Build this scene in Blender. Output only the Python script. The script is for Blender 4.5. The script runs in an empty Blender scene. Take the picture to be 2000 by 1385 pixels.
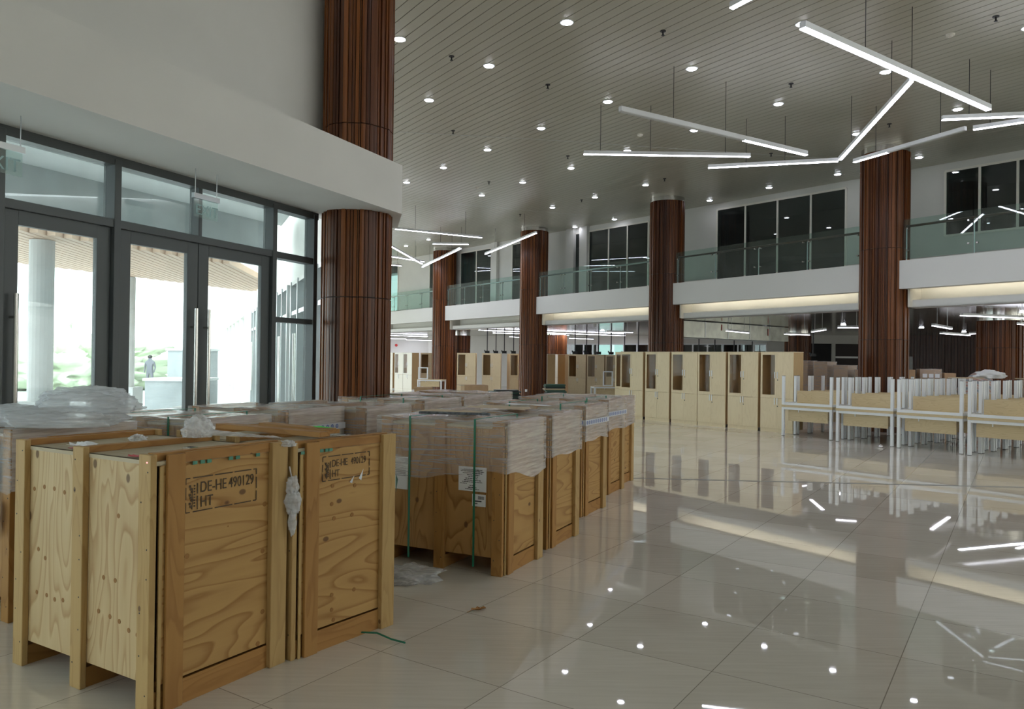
import bpy, bmesh, math, random
from mathutils import Vector, Matrix, noise as mnoise
random.seed(7)
PI = math.pi
scn = bpy.context.scene
C = scn.collection

# ------------------------------------------------------------------ camera
EYE = 1.75
PITCH, SKEW = math.atan(8.5/1500), 0.0125
n_ = math.hypot(1, SKEW)
X_, Y_, Z_ = Vector((1,0,0)), Vector((0,1,0)), Vector((0,0,1))
dn_ = math.sin(PITCH)*Y_ - math.cos(PITCH)*Z_
right = (X_ - SKEW*dn_)/n_
up = (-SKEW*X_ - dn_)/n_
fwd = math.cos(PITCH)*Y_ + math.sin(PITCH)*Z_
cam_d = bpy.data.cameras.new('camera'); cam = bpy.data.objects.new('camera', cam_d); C.objects.link(cam)
cam_d.sensor_width = 36; cam_d.lens = 27.0; cam_d.clip_end = 400; cam_d.clip_start = .05
m = Matrix.Identity(4)
for i in range(3):
    m[i][0] = right[i]; m[i][1] = up[i]; m[i][2] = -fwd[i]
m[0][3], m[1][3], m[2][3] = 0, 0, EYE
cam.matrix_world = m
scn.camera = cam

# ------------------------------------------------------------------ world, exposure
scn.view_settings.view_transform = 'Standard'
scn.view_settings.look = 'None'
scn.view_settings.exposure = 0.1
scn.view_settings.gamma = 1.0
scn.view_settings.use_curve_mapping = False
w = bpy.data.worlds.new('world'); scn.world = w; w.use_nodes = True
wn = w.node_tree.nodes; wl = w.node_tree.links
bg = wn['Background']
bg.inputs['Color'].default_value = (.90, .97, 1.0, 1); bg.inputs['Strength'].default_value = 6.0
LAMP = 24.0        # linear lamps
SPOT = 40.0       # downlights
COVE = 16.0

# ------------------------------------------------------------------ plan (metres; floor z = 0)
U = Vector((-.566, .824)); NH = Vector((-.824, -.566))          # gallery direction, normal towards the hall
COLS = [Vector((9.72-4.41*k, 20.1+6.43*k)) for k in range(-1, 6)]
W0 = Vector((-4.26, 6.344)); DW = Vector((.396, .918)); NW = Vector((.918, -.396))   # glass wall, normal into the hall
P0 = Vector((-2.10, 10.30))
D2 = Vector((-.387, .922))
HC = 7.35; HL = 3.2

# ------------------------------------------------------------------ materials
MAT = {}
def newmat(name):
    mt = bpy.data.materials.new(name); mt.use_nodes = True
    MAT[name] = mt
    return mt, mt.node_tree.nodes, mt.node_tree.links, mt.node_tree.nodes['Principled BSDF']
def plain(name, col, rough=.5, metal=0, spec=.5, noise=0, nscale=6, bump=0):
    mt, n, l, p = newmat(name)
    p.inputs['Base Color'].default_value = (*col, 1); p.inputs['Roughness'].default_value = rough
    p.inputs['Metallic'].default_value = metal; p.inputs['Specular IOR Level'].default_value = spec
    if noise or bump:
        tc = n.new('ShaderNodeTexCoord'); nz = n.new('ShaderNodeTexNoise'); nz.inputs['Scale'].default_value = nscale
        nz.inputs['Detail'].default_value = 5
        l.new(tc.outputs['Object'], nz.inputs['Vector'])
        if noise:
            rp = n.new('ShaderNodeValToRGB'); rp.color_ramp.elements[0].position = .3; rp.color_ramp.elements[1].position = .7
            rp.color_ramp.elements[0].color = (*[c*(1-noise) for c in col], 1)
            rp.color_ramp.elements[1].color = (*[min(1, c*(1+noise)) for c in col], 1)
            l.new(nz.outputs['Fac'], rp.inputs['Fac']); l.new(rp.outputs['Color'], p.inputs['Base Color'])
        if bump:
            b = n.new('ShaderNodeBump'); b.inputs['Strength'].default_value = bump; b.inputs['Distance'].default_value = .01
            l.new(nz.outputs['Fac'], b.inputs['Height']); l.new(b.outputs['Normal'], p.inputs['Normal'])
    return mt
def emit(name, col, s):
    mt = bpy.data.materials.new(name); mt.use_nodes = True; n = mt.node_tree.nodes; l = mt.node_tree.links
    n.remove(n['Principled BSDF']); e = n.new('ShaderNodeEmission')
    e.inputs['Color'].default_value = (*col, 1); e.inputs['Strength'].default_value = s
    l.new(e.outputs[0], n['Material Output'].inputs[0]); MAT[name] = mt
    return mt
def glass(name, tint, refl=1.0, dirt_haze=0.0, ior=1.5):
    mt = bpy.data.materials.new(name); mt.use_nodes = True; n = mt.node_tree.nodes; l = mt.node_tree.links
    n.remove(n['Principled BSDF'])
    tr = n.new('ShaderNodeBsdfTransparent'); tr.inputs[0].default_value = (*tint, 1)
    gl = n.new('ShaderNodeBsdfGlossy'); gl.inputs['Roughness'].default_value = .0; gl.inputs['Color'].default_value = (1, 1, 1, 1)
    lw = n.new('ShaderNodeLayerWeight'); pw = n.new('ShaderNodeMath'); pw.operation = 'POWER'; pw.inputs[1].default_value = 5
    l.new(lw.outputs['Facing'], pw.inputs[0]); lw.inputs['Blend'].default_value = .5
    fr = n.new('ShaderNodeMath'); fr.operation = 'MULTIPLY_ADD'; fr.inputs[1].default_value = .96; fr.inputs[2].default_value = .04
    l.new(pw.outputs[0], fr.inputs[0])
    mx = n.new('ShaderNodeMixShader')
    ml = n.new('ShaderNodeMath'); ml.operation = 'MULTIPLY'; ml.inputs[1].default_value = refl
    l.new(fr.outputs[0], ml.inputs[0]); l.new(ml.outputs[0], mx.inputs['Fac'])
    last = tr
    if dirt_haze:  # pale diffuse veil: glass dirt plus painted haze for the overexposed outdoors
        df = n.new('ShaderNodeBsdfDiffuse'); df.inputs[0].default_value = (.8, .82, .82, 1)
        m2 = n.new('ShaderNodeMixShader'); tc = n.new('ShaderNodeTexCoord'); nz = n.new('ShaderNodeTexNoise')
        nz.inputs['Scale'].default_value = 3; nz.inputs['Detail'].default_value = 6
        l.new(tc.outputs['Object'], nz.inputs['Vector'])
        mm = n.new('ShaderNodeMath'); mm.operation = 'MULTIPLY'; mm.inputs[1].default_value = dirt_haze
        l.new(nz.outputs['Fac'], mm.inputs[0]); l.new(mm.outputs[0], m2.inputs['Fac'])
        l.new(tr.outputs[0], m2.inputs[1]); l.new(df.outputs[0], m2.inputs[2]); last = m2
    l.new(last.outputs[0], mx.inputs[1]); l.new(gl.outputs[0], mx.inputs[2])
    l.new(mx.outputs[0], n['Material Output'].inputs[0]); MAT[name] = mt
    return mt

def wood(name, base, dark, axis='Z', scale=1.0, contrast=.6, rough=.6, knots=0.0, spread=7.0):
    """pine: contour lines of a stretched noise field run along `axis`; knots from sparse voronoi cells"""
    mt, n, l, p = newmat(name)
    tc = n.new('ShaderNodeTexCoord'); oi = n.new('ShaderNodeObjectInfo')
    ad = n.new('ShaderNodeVectorMath'); ad.operation = 'MULTIPLY_ADD'
    cmb = n.new('ShaderNodeCombineXYZ')
    for i in range(3): l.new(oi.outputs['Random'], cmb.inputs[i])
    ad.inputs[1].default_value = (31, 17, 43)
    l.new(cmb.outputs[0], ad.inputs[0]); l.new(tc.outputs['Object'], ad.inputs[2])
    mp = n.new('ShaderNodeMapping')
    s = {'X': (.55, 3, 3), 'Y': (3, .55, 3), 'Z': (3, 3, .55)}[axis]
    mp.inputs['Scale'].default_value = tuple(v*scale for v in s)
    l.new(ad.outputs[0], mp.inputs['Vector'])
    nz = n.new('ShaderNodeTexNoise'); nz.inputs['Scale'].default_value = 1; nz.inputs['Detail'].default_value = 2.2
    nz.inputs['Roughness'].default_value = .45; nz.inputs['Distortion'].default_value = .35
    l.new(mp.outputs[0], nz.inputs['Vector'])
    mu = n.new('ShaderNodeMath'); mu.operation = 'MULTIPLY'; mu.inputs[1].default_value = spread*2.6
    l.new(nz.outputs['Fac'], mu.inputs[0])
    fr = n.new('ShaderNodeMath'); fr.operation = 'FRACT'; l.new(mu.outputs[0], fr.inputs[0])
    rp = n.new('ShaderNodeValToRGB'); e = rp.color_ramp.elements
    e[0].position = 0; e[0].color = (0, 0, 0, 1); e[1].position = 1; e[1].color = (0, 0, 0, 1)
    a = e.new(.62); a.color = (.25, .25, .25, 1); b = e.new(.9); b.color = (1, 1, 1, 1)
    l.new(fr.outputs[0], rp.inputs['Fac'])
    # fine fibres
    mp2 = n.new('ShaderNodeMapping'); s2 = {'X': (2, 60, 60), 'Y': (60, 2, 60), 'Z': (60, 60, 2)}[axis]
    mp2.inputs['Scale'].default_value = s2; l.new(ad.outputs[0], mp2.inputs['Vector'])
    n2 = n.new('ShaderNodeTexNoise'); n2.inputs['Scale'].default_value = 1; n2.inputs['Detail'].default_value = 3
    l.new(mp2.outputs[0], n2.inputs['Vector'])
    # broad stain
    n3 = n.new('ShaderNodeTexNoise'); n3.inputs['Scale'].default_value = 1.6; n3.inputs['Detail'].default_value = 3
    l.new(ad.outputs[0], n3.inputs['Vector'])
    f1 = n.new('ShaderNodeMath'); f1.operation = 'MULTIPLY_ADD'; f1.inputs[1].default_value = contrast
    f2 = n.new('ShaderNodeMath'); f2.operation = 'MULTIPLY'; f2.inputs[1].default_value = .22
    l.new(n2.outputs['Fac'], f2.inputs[0]); l.new(rp.outputs['Color'], f1.inputs[0]); l.new(f2.outputs[0], f1.inputs[2])
    f3 = n.new('ShaderNodeMath'); f3.operation = 'MULTIPLY_ADD'; f3.inputs[1].default_value = .5
    l.new(n3.outputs['Fac'], f3.inputs[0]); l.new(f1.outputs[0], f3.inputs[2])
    f4 = n.new('ShaderNodeMath'); f4.operation = 'SUBTRACT'; f4.inputs[1].default_value = .3; f4.use_clamp = True
    l.new(f3.outputs[0], f4.inputs[0])
    mx = n.new('ShaderNodeMix'); mx.data_type = 'RGBA'
    mx.inputs['A'].default_value = (*base, 1); mx.inputs['B'].default_value = (*dark, 1)
    l.new(f4.outputs[0], mx.inputs['Factor'])
    out = mx.outputs['Result']
    if knots:
        vo = n.new('ShaderNodeTexVoronoi'); vo.inputs['Scale'].default_value = 1; vo.inputs['Randomness'].default_value = 1
        mk = n.new('ShaderNodeMapping'); sk = {'X': (3.4, 5, 5), 'Y': (5, 3.4, 5), 'Z': (5, 5, 3.4)}[axis]
        mk.inputs['Scale'].default_value = sk; l.new(ad.outputs[0], mk.inputs['Vector']); l.new(mk.outputs[0], vo.inputs['Vector'])
        lt = n.new('ShaderNodeMapRange'); lt.inputs['From Min'].default_value = .13*knots; lt.inputs['From Max'].default_value = .09*knots
        l.new(vo.outputs['Distance'], lt.inputs['Value'])
        m2 = n.new('ShaderNodeMix'); m2.data_type = 'RGBA'; m2.inputs['B'].default_value = (.10, .045, .02, 1)
        l.new(out, m2.inputs['A'])
        k5 = n.new('ShaderNodeMath'); k5.operation = 'MULTIPLY'; k5.inputs[1].default_value = .8
        l.new(lt.outputs[0], k5.inputs[0]); l.new(k5.outputs[0], m2.inputs['Factor']); out = m2.outputs['Result']
    l.new(out, p.inputs['Base Color']); p.inputs['Roughness'].default_value = rough
    p.inputs['Specular IOR Level'].default_value = .3
    return mt

wood('ply_up', (.60, .455, .25), (.36, .20, .075), 'Z', 1.0, .58, .6, .75)
wood('ply_flat', (.49, .295, .105), (.27, .12, .03), 'X', 1.0, .72, .6, .7)
wood('ply_orange', (.46, .26, .095), (.22, .09, .024), 'Z', 1.1, .72, .6, .8)
wood('ply_lid', (.50, .43, .30), (.36, .26, .14), 'Y', .8, .35, .65, .3)
wood('batten_up', (.40, .21, .062), (.23, .095, .025), 'Z', 1.6, .45, .6, .45, 4)
wood('batten_pale', (.48, .32, .13), (.29, .15, .048), 'Z', 1.6, .35, .6, .45, 4)
wood('batten_x', (.40, .205, .06), (.23, .095, .025), 'X', 1.6, .45, .6, .3, 4)
wood('batten_y', (.40, .205, .06), (.23, .095, .025), 'Y', 1.6, .45, .6, .3, 4)
wood('cab_oak', (.80, .67, .44), (.66, .52, .31), 'Z', 1.3, .3, .4, 0, 5)
wood('cab_side', (.55, .38, .19), (.42, .28, .13), 'Z', 1.3, .3, .45, 0, 5)
wood('desk_oak', (.66, .53, .32), (.48, .36, .19), 'X', 1.6, .42, .4, 0, 6)
plain('cab_inside', (.10, .06, .03), .6)
plain('cab_pale', (.78, .76, .66), .4)
plain('white_paint', (.70, .69, .65), .75, noise=.03, nscale=1.2)
plain('white_grey', (.62, .63, .62), .75)
plain('wall_out', (.82, .84, .84), .8)
plain('fascia_white', (.78, .78, .76), .6)
plain('cream', (.82, .79, .71), .7)
plain('concrete', (.34, .37, .38), .8, noise=.15, nscale=1.5)
plain('concrete_light', (.60, .62, .62), .85, noise=.08, nscale=2)
plain('frame_grey', (.075, .085, .087), .38, .0, .5)
plain('steel', (.62, .60, .57), .18, 1)
plain('steel_dull', (.50, .52, .53), .35, 1)
plain('handle_metal', (.75, .76, .77), .28, .25)
plain('white_metal', (.80, .82, .83), .3)
plain('black_plastic', (.015, .015, .017), .4)
plain('dark', (.006, .006, .007), .7)
plain('rail_brown', (.10, .055, .04), .35)
plain('galv', (.36, .36, .31), .30, .8, noise=.2, nscale=3, bump=.25)
plain('paper', (.82, .83, .85), .6)
plain('ink', (.03, .03, .035), .7)
plain('grey_ink', (.30, .31, .34), .7)
plain('stencil_ink', (.085, .055, .03), .8)
plain('strap_green', (.012, .17, .095), .35)
plain('lime', (.10, .62, .12), .5)
plain('red_print', (.55, .05, .06), .5)
plain('leaf_brown', (.28, .13, .03), .7)
plain('blue_ink', (.05, .12, .42), .5)
plain('cardboard', (.46, .30, .17), .8, noise=.1, nscale=4)
plain('cardboard_pale', (.55, .44, .30), .8)
plain('green_board', (.05, .12, .085), .6)
plain('dark_board', (.018, .03, .026), .5)
plain('red_plastic', (.5, .02, .02), .5)
plain('foliage', (.50, .60, .42), .9)
plain('cloth_grey', (.12, .13, .15), .9)
plain('skin', (.35, .20, .14), .7)
plain('foil', (.8, .78, .8), .2, 1)
plain('foam_dark', (.10, .11, .12), .6, noise=.9, nscale=28, bump=.6)
plain('canopy_wood', (.60, .42, .30), .6)
plain('soffit_out', (.74, .77, .77), .8)
plain('ceil_gap', (.015, .014, .012), .9)
plain('strap_seam', (.60, .61, .58), .5)
plain('floor_strip', (.26, .26, .24), .5, 0, .2)
plain('sofa_dark', (.03, .02, .018), .6)
plain('teal_wall', (.35, .52, .52), .6)
plain('mirror_dark', (.03, .045, .045), .25)
emit('lamp_white', (.84, .86, 1.0), LAMP)
emit('spot_white', (.86, .88, 1.0), SPOT)
emit('cove_warm', (1.0, .93, .79), COVE)
emit('lamp_low', (.92, .90, 1.0), 7.0)
emit('led_red', (1, .25, .25), 3.0)
glass('pane_clear', (.90, .95, .94), 1.0, .16)
glass('pane_rail', (.80, .90, .87), .9, .05)
glass('pane_dark', (.30, .38, .36), 1.3, .03)
glass('pane_cab', (.92, .90, .86), .25)
glass('pane_haze', (.75, .85, .84), 1.3, .9)
glass('pane_sign', (.86, .93, .91), 1.0, .10)

# polished metal ceiling panels
mt, n, l, p = newmat('ceil_panel')
p.inputs['Base Color'].default_value = (.52, .50, .415, 1); p.inputs['Roughness'].default_value = .34; p.inputs['Metallic'].default_value = .25
mt, n, l, p = newmat('ceil_low')
p.inputs['Base Color'].default_value = (.40, .385, .33, 1); p.inputs['Roughness'].default_value = .14; p.inputs['Metallic'].default_value = .7

# mahogany slats, colour per slat from the mesh attribute
mt, n, l, p = newmat('slat_wood')
at_ = n.new('ShaderNodeAttribute'); at_.attribute_name = 'tone'
tc = n.new('ShaderNodeTexCoord'); mp = n.new('ShaderNodeMapping'); mp.inputs['Scale'].default_value = (28, 28, 1.3)
nz = n.new('ShaderNodeTexNoise'); nz.inputs['Scale'].default_value = 1; nz.inputs['Detail'].default_value = 4
l.new(tc.outputs['Object'], mp.inputs[0]); l.new(mp.outputs[0], nz.inputs['Vector'])
mm = n.new('ShaderNodeMath'); mm.operation = 'MULTIPLY_ADD'; mm.inputs[1].default_value = .5
l.new(nz.outputs['Fac'], mm.inputs[0]); l.new(at_.outputs['Fac'], mm.inputs[2])
rp = n.new('ShaderNodeValToRGB'); e = rp.color_ramp.elements
e[0].position = .15; e[0].color = (.026, .008, .003, 1); e[1].position = 1.0; e[1].color = (.23, .078, .022, 1)
q = e.new(.6); q.color = (.10, .030, .009, 1)
l.new(mm.outputs[0], rp.inputs['Fac']); l.new(rp.outputs['Color'], p.inputs['Base Color'])
p.inputs['Roughness'].default_value = .36; p.inputs['Specular IOR Level'].default_value = .32

# polished porcelain floor: tiles on a rotated grid, fine streaks
mt, n, l, p = newmat('floor_tile')
tc = n.new('ShaderNodeTexCoord'); rt = n.new('ShaderNodeMapping'); rt.vector_type = 'TEXTURE'
rt.inputs['Rotation'].default_value = (0, 0, math.radians(56.5))
l.new(tc.outputs['Object'], rt.inputs[0])
sp = n.new('ShaderNodeSeparateXYZ'); l.new(rt.outputs[0], sp.inputs[0])
def gridline(src, off, size=.86, wd=.0055):
    a = n.new('ShaderNodeMath'); a.operation = 'ADD'; a.inputs[1].default_value = 100*size-off; l.new(src, a.inputs[0])
    b = n.new('ShaderNodeMath'); b.operation = 'DIVIDE'; b.inputs[1].default_value = size; l.new(a.outputs[0], b.inputs[0])
    c = n.new('ShaderNodeMath'); c.operation = 'FRACT'; l.new(b.outputs[0], c.inputs[0])
    d = n.new('ShaderNodeMath'); d.operation = 'LESS_THAN'; d.inputs[1].default_value = wd/size; l.new(c.outputs[0], d.inputs[0])
    fl = n.new('ShaderNodeMath'); fl.operation = 'FLOOR'; l.new(b.outputs[0], fl.inputs[0])
    return d.outputs[0], fl.outputs[0]
g1, c1 = gridline(sp.outputs['Y'], 1.437); g2, c2 = gridline(sp.outputs['X'], 3.395)
mxm = n.new('ShaderNodeMath'); mxm.operation = 'MAXIMUM'; l.new(g1, mxm.inputs[0]); l.new(g2, mxm.inputs[1])
cc = n.new('ShaderNodeCombineXYZ'); l.new(c1, cc.inputs[0]); l.new(c2, cc.inputs[1])
wnz = n.new('ShaderNodeTexWhiteNoise'); l.new(cc.outputs[0], wnz.inputs['Vector'])
st = n.new('ShaderNodeMapping'); st.inputs['Rotation'].default_value = (0, 0, math.radians(12)); st.inputs['Scale'].default_value = (2.2, 38, 1)
l.new(tc.outputs['Object'], st.inputs[0])
ns = n.new('ShaderNodeTexNoise'); ns.inputs['Scale'].default_value = 1; ns.inputs['Detail'].default_value = 5; l.new(st.outputs[0], ns.inputs['Vector'])
big = n.new('ShaderNodeTexNoise'); big.inputs['Scale'].default_value = .9; big.inputs['Detail'].default_value = 4; l.new(tc.outputs['Object'], big.inputs['Vector'])
s1 = n.new('ShaderNodeMath'); s1.operation = 'MULTIPLY_ADD'; s1.inputs[1].default_value = .30
l.new(ns.outputs['Fac'], s1.inputs[0])
s2 = n.new('ShaderNodeMath'); s2.operation = 'MULTIPLY_ADD'; s2.inputs[1].default_value = .35; l.new(big.outputs['Fac'], s2.inputs[0])
s3 = n.new('ShaderNodeMath'); s3.operation = 'MULTIPLY'; s3.inputs[1].default_value = .18; l.new(wnz.outputs['Value'], s3.inputs[0])
l.new(s3.outputs[0], s2.inputs[2]); l.new(s2.outputs[0], s1.inputs[2])
rp = n.new('ShaderNodeValToRGB'); e = rp.color_ramp.elements
e[0].position = .2; e[0].color = (.55, .505, .425, 1); e[1].position = .60; e[1].color = (.76, .715, .635, 1)
l.new(s1.outputs[0], rp.inputs['Fac'])
mx = n.new('ShaderNodeMix'); mx.data_type = 'RGBA'; mx.inputs['B'].default_value = (.20, .17, .13, 1)
mf = n.new('ShaderNodeMath'); mf.operation = 'MULTIPLY'; mf.inputs[1].default_value = .75; l.new(mxm.outputs[0], mf.inputs[0])
l.new(rp.outputs['Color'], mx.inputs['A']); l.new(mf.outputs[0], mx.inputs['Factor'])
l.new(mx.outputs['Result'], p.inputs['Base Color'])
rr = n.new('ShaderNodeMath'); rr.operation = 'MULTIPLY_ADD'; rr.inputs[1].default_value = .05; rr.inputs[2].default_value = -.005
l.new(big.outputs['Fac'], rr.inputs[0]); l.new(rr.outputs[0], p.inputs['Roughness'])
p.inputs['Specular IOR Level'].default_value = .95
bp = n.new('ShaderNodeBump'); bp.inputs['Strength'].default_value = .018; bp.inputs['Distance'].default_value = .01
n4 = n.new('ShaderNodeTexNoise'); n4.inputs['Scale'].default_value = 1.1; l.new(tc.outputs['Object'], n4.inputs['Vector'])
l.new(n4.outputs['Fac'], bp.inputs['Height']); l.new(bp.outputs['Normal'], p.inputs['Normal'])

# stretch film / plastic bags
def film(name, alpha, rough=.16, col=(.86, .84, .82), sc=(5, 5, 60), bump=.6, trans=(.97, .96, .95), tl=0.0, lo=.55, hi=1.7, rot=(0, 0, 0)):
    mt = bpy.data.materials.new(name); mt.use_nodes = True; n = mt.node_tree.nodes; l = mt.node_tree.links
    p = n['Principled BSDF']; p.inputs['Base Color'].default_value = (*col, 1); p.inputs['Roughness'].default_value = rough
    p.inputs['Specular IOR Level'].default_value = .8
    tr = n.new('ShaderNodeBsdfTransparent'); tr.inputs[0].default_value = (*trans, 1)
    mx = n.new('ShaderNodeMixShader'); tc = n.new('ShaderNodeTexCoord'); mp = n.new('ShaderNodeMapping'); mp.inputs['Scale'].default_value = sc; mp.inputs['Rotation'].default_value = rot
    nz = n.new('ShaderNodeTexNoise'); nz.inputs['Scale'].default_value = 1; nz.inputs['Detail'].default_value = 5; nz.inputs['Distortion'].default_value = .4
    l.new(tc.outputs['Object'], mp.inputs[0]); l.new(mp.outputs[0], nz.inputs['Vector'])
    mr = n.new('ShaderNodeMapRange'); mr.inputs['From Min'].default_value = .3; mr.inputs['From Max'].default_value = .75
    mr.inputs['To Min'].default_value = alpha*lo; mr.inputs['To Max'].default_value = min(1, alpha*hi)
    l.new(nz.outputs['Fac'], mr.inputs['Value']); l.new(mr.outputs[0], mx.inputs['Fac'])
    b = n.new('ShaderNodeBump'); b.inputs['Strength'].default_value = bump; b.inputs['Distance'].default_value = .012
    l.new(nz.outputs['Fac'], b.inputs['Height']); l.new(b.outputs[0], p.inputs['Normal'])
    surf = p
    if tl:
        ts = n.new('ShaderNodeBsdfTranslucent'); ts.inputs[0].default_value = (*col, 1); m3 = n.new('ShaderNodeMixShader'); m3.inputs['Fac'].default_value = tl
        l.new(p.outputs[0], m3.inputs[1]); l.new(ts.outputs[0], m3.inputs[2]); surf = m3
    l.new(tr.outputs[0], mx.inputs[1]); l.new(surf.outputs[0], mx.inputs[2]); l.new(mx.outputs[0], n['Material Output'].inputs[0]); MAT[name] = mt
film('wrap_film', .24, .14, (.86, .84, .82), (3, 3, 70), .5)
film('wrap_heavy', .42, .18, (.88, .86, .84), (4, 12, 48), .45, lo=.75, hi=1.35, rot=(.0, .5, 0))
film('bag_film', .38, .15, (.90, .92, .94), (6, 20, 9), .45, tl=.4)
film('bag_thick', .60, .18, (.90, .93, .96), (3, 16, 30), .35, tl=.55, lo=.8, hi=1.3)

# tarp stripes
mt, n, l, p = newmat('tarp')
tc = n.new('ShaderNodeTexCoord'); wv = n.new('ShaderNodeTexWave'); wv.inputs['Scale'].default_value = 1.6; wv.inputs['Distortion'].default_value = 1.0
wv.bands_direction = 'DIAGONAL'
rp = n.new('ShaderNodeValToRGB'); e = rp.color_ramp.elements; e[0].color = (.16, .20, .22, 1); e[1].color = (.42, .38, .34, 1)
e.new(.35).color = (.40, .36, .32, 1); e.new(.7).color = (.34, .14, .10, 1)
l.new(tc.outputs['Object'], wv.inputs['Vector']); l.new(wv.outputs['Fac'], rp.inputs['Fac']); l.new(rp.outputs['Color'], p.inputs['Base Color'])

# ------------------------------------------------------------------ builders
class MB:
    """collects shapes into one bmesh and links them as one object"""
    def __init__(s): s.bm = bmesh.new(); s.mats = []
    def mi(s, m):
        if m is None: return 0
        if m not in s.mats: s.mats.append(m)
        return s.mats.index(m)
    def _paint(s, faces, m):
        i = s.mi(m)
        for f in faces: f.material_index = i
    def box(s, x0, x1, y0, y1, z0, z1, m=None, bev=0, M=None):
        b = s.bm
        vs = [b.verts.new((x, y, z)) for x in (x0, x1) for y in (y0, y1) for z in (z0, z1)]
        q = [(0,1,3,2), (4,6,7,5), (0,4,5,1), (2,3,7,6), (0,2,6,4), (1,5,7,3)]
        fs = [b.faces.new([vs[i] for i in f]) for f in q]
        s._paint(fs, m)
        if bev:
            es = list({e for f in fs for e in f.edges})
            r = bmesh.ops.bevel(b, geom=es, offset=bev, segments=1, affect='EDGES')
            s._paint([f for f in r['faces']], m)
        if M is not None:
            allv = {v for f in fs if f.is_valid for v in f.verts} | set(v for v in vs if v.is_valid)
            if bev: allv |= {v for f in r['faces'] for v in f.verts}
            for v in allv: v.co = M @ v.co
        return s
    def prism(s, pts, z0, z1, m=None):
        b = s.bm; n = len(pts)
        lo = [b.verts.new((p[0], p[1], z0)) for p in pts]; hi = [b.verts.new((p[0], p[1], z1)) for p in pts]
        fs = [b.faces.new([lo[i], lo[(i+1) % n], hi[(i+1) % n], hi[i]]) for i in range(n)]
        fs += [b.faces.new(hi), b.faces.new(lo[::-1])]
        s._paint(fs, m)
        return s
    def wall(s, a, b_, t, z0, z1, m=None, side=1):
        """upright slab from a to b, thickness t to the left (side=1) or right (-1) of a->b"""
        d = (Vector(b_)-Vector(a)).normalized(); nn = Vector((-d.y, d.x))*t*side
        return s.prism([a, b_, Vector(b_)+nn, Vector(a)+nn], z0, z1, m)
    def tube(s, a, b_, r, m=None, seg=10, r2=None):
        a = Vector(a); b_ = Vector(b_); d = (b_-a)
        if d.length < 1e-6: return s
        d.normalize(); x = d.orthogonal().normalized(); y = d.cross(x); r2 = r if r2 is None else r2
        bm = s.bm
        lo = [bm.verts.new(a+(x*math.cos(t)+y*math.sin(t))*r) for t in [2*PI*i/seg for i in range(seg)]]
        hi = [bm.verts.new(b_+(x*math.cos(t)+y*math.sin(t))*r2) for t in [2*PI*i/seg for i in range(seg)]]
        fs = [bm.faces.new([lo[i], lo[(i+1) % seg], hi[(i+1) % seg], hi[i]]) for i in range(seg)]
        fs += [bm.faces.new(hi), bm.faces.new(lo[::-1])]
        s._paint(fs, m)
        return s
    def path(s, pts, r, m=None, seg=8):
        for i in range(len(pts)-1): s.tube(pts[i], pts[i+1], r, m, seg)
        return s
    def build(s, name, mat=None, parent=None, loc=(0,0,0), rz=0, smooth=False):
        bmesh.ops.recalc_face_normals(s.bm, faces=s.bm.faces)
        me = bpy.data.meshes.new(name); s.bm.to_mesh(me); s.bm.free()
        if s.mats:
            for m_ in s.mats: me.materials.append(MAT[m_])
        elif mat: me.materials.append(MAT[mat])
        if smooth:
            for pl in me.polygons: pl.use_smooth = True
        o = bpy.data.objects.new(name, me); C.objects.link(o)
        o.location = loc; o.rotation_euler = (0, 0, rz)
        if parent: o.parent = parent
        return o
def thing(name, label, cat, loc=(0,0,0), rz=0, group=None):
    o = bpy.data.objects.new(name, None); C.objects.link(o); o.empty_display_size = .1
    o.location = loc; o.rotation_euler = (0, 0, rz); tag(o, label, cat, group)
    return o
def tag(o, label, cat, group=None):
    o['label'] = label; o['category'] = cat
    if group: o['group'] = group
    return o
def struct(o): o['kind'] = 'structure'; return o
def dup(root, loc=None, rz=None, label=None, group=None):
    def cp(o, par):
        c = o.copy(); C.objects.link(c)
        if par: c.parent = par
        for ch in list(o.children): cp(ch, c)
        return c
    r = cp(root, None)
    if loc is not None: r.location = loc
    if rz is not None: r.rotation_euler = (0, 0, rz)
    if label: r['label'] = label
    if group: r['group'] = group
    return r
def V3(v2, z): return Vector((v2[0], v2[1], z))

# ================================================================== SHELL
def isect(p, d, q, e):
    det = d[0]*(-e[1]) + e[0]*d[1]
    r = (q[0]-p[0], q[1]-p[1])
    t = (r[0]*(-e[1]) + e[0]*r[1])/det
    return t
FAR = 58
wall_near = W0 - DW*15.5                # (-10.4,-7.9)
corner = Vector((-2.30, 10.80))
far_l = corner + D2*50
# floor
g = MB(); g.prism([wall_near, Vector((38, -7.9)), Vector((38, FAR)), far_l, corner], -.12, 0)
struct(g.build('floor', 'floor_tile'))
g = MB(); g.prism([(1.0, 11.43), (9.2, 10.85), (9.2, 10.93), (1.0, 11.51)], 0, .0015)
struct(g.build('trim_1', 'floor_strip'))
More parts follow.
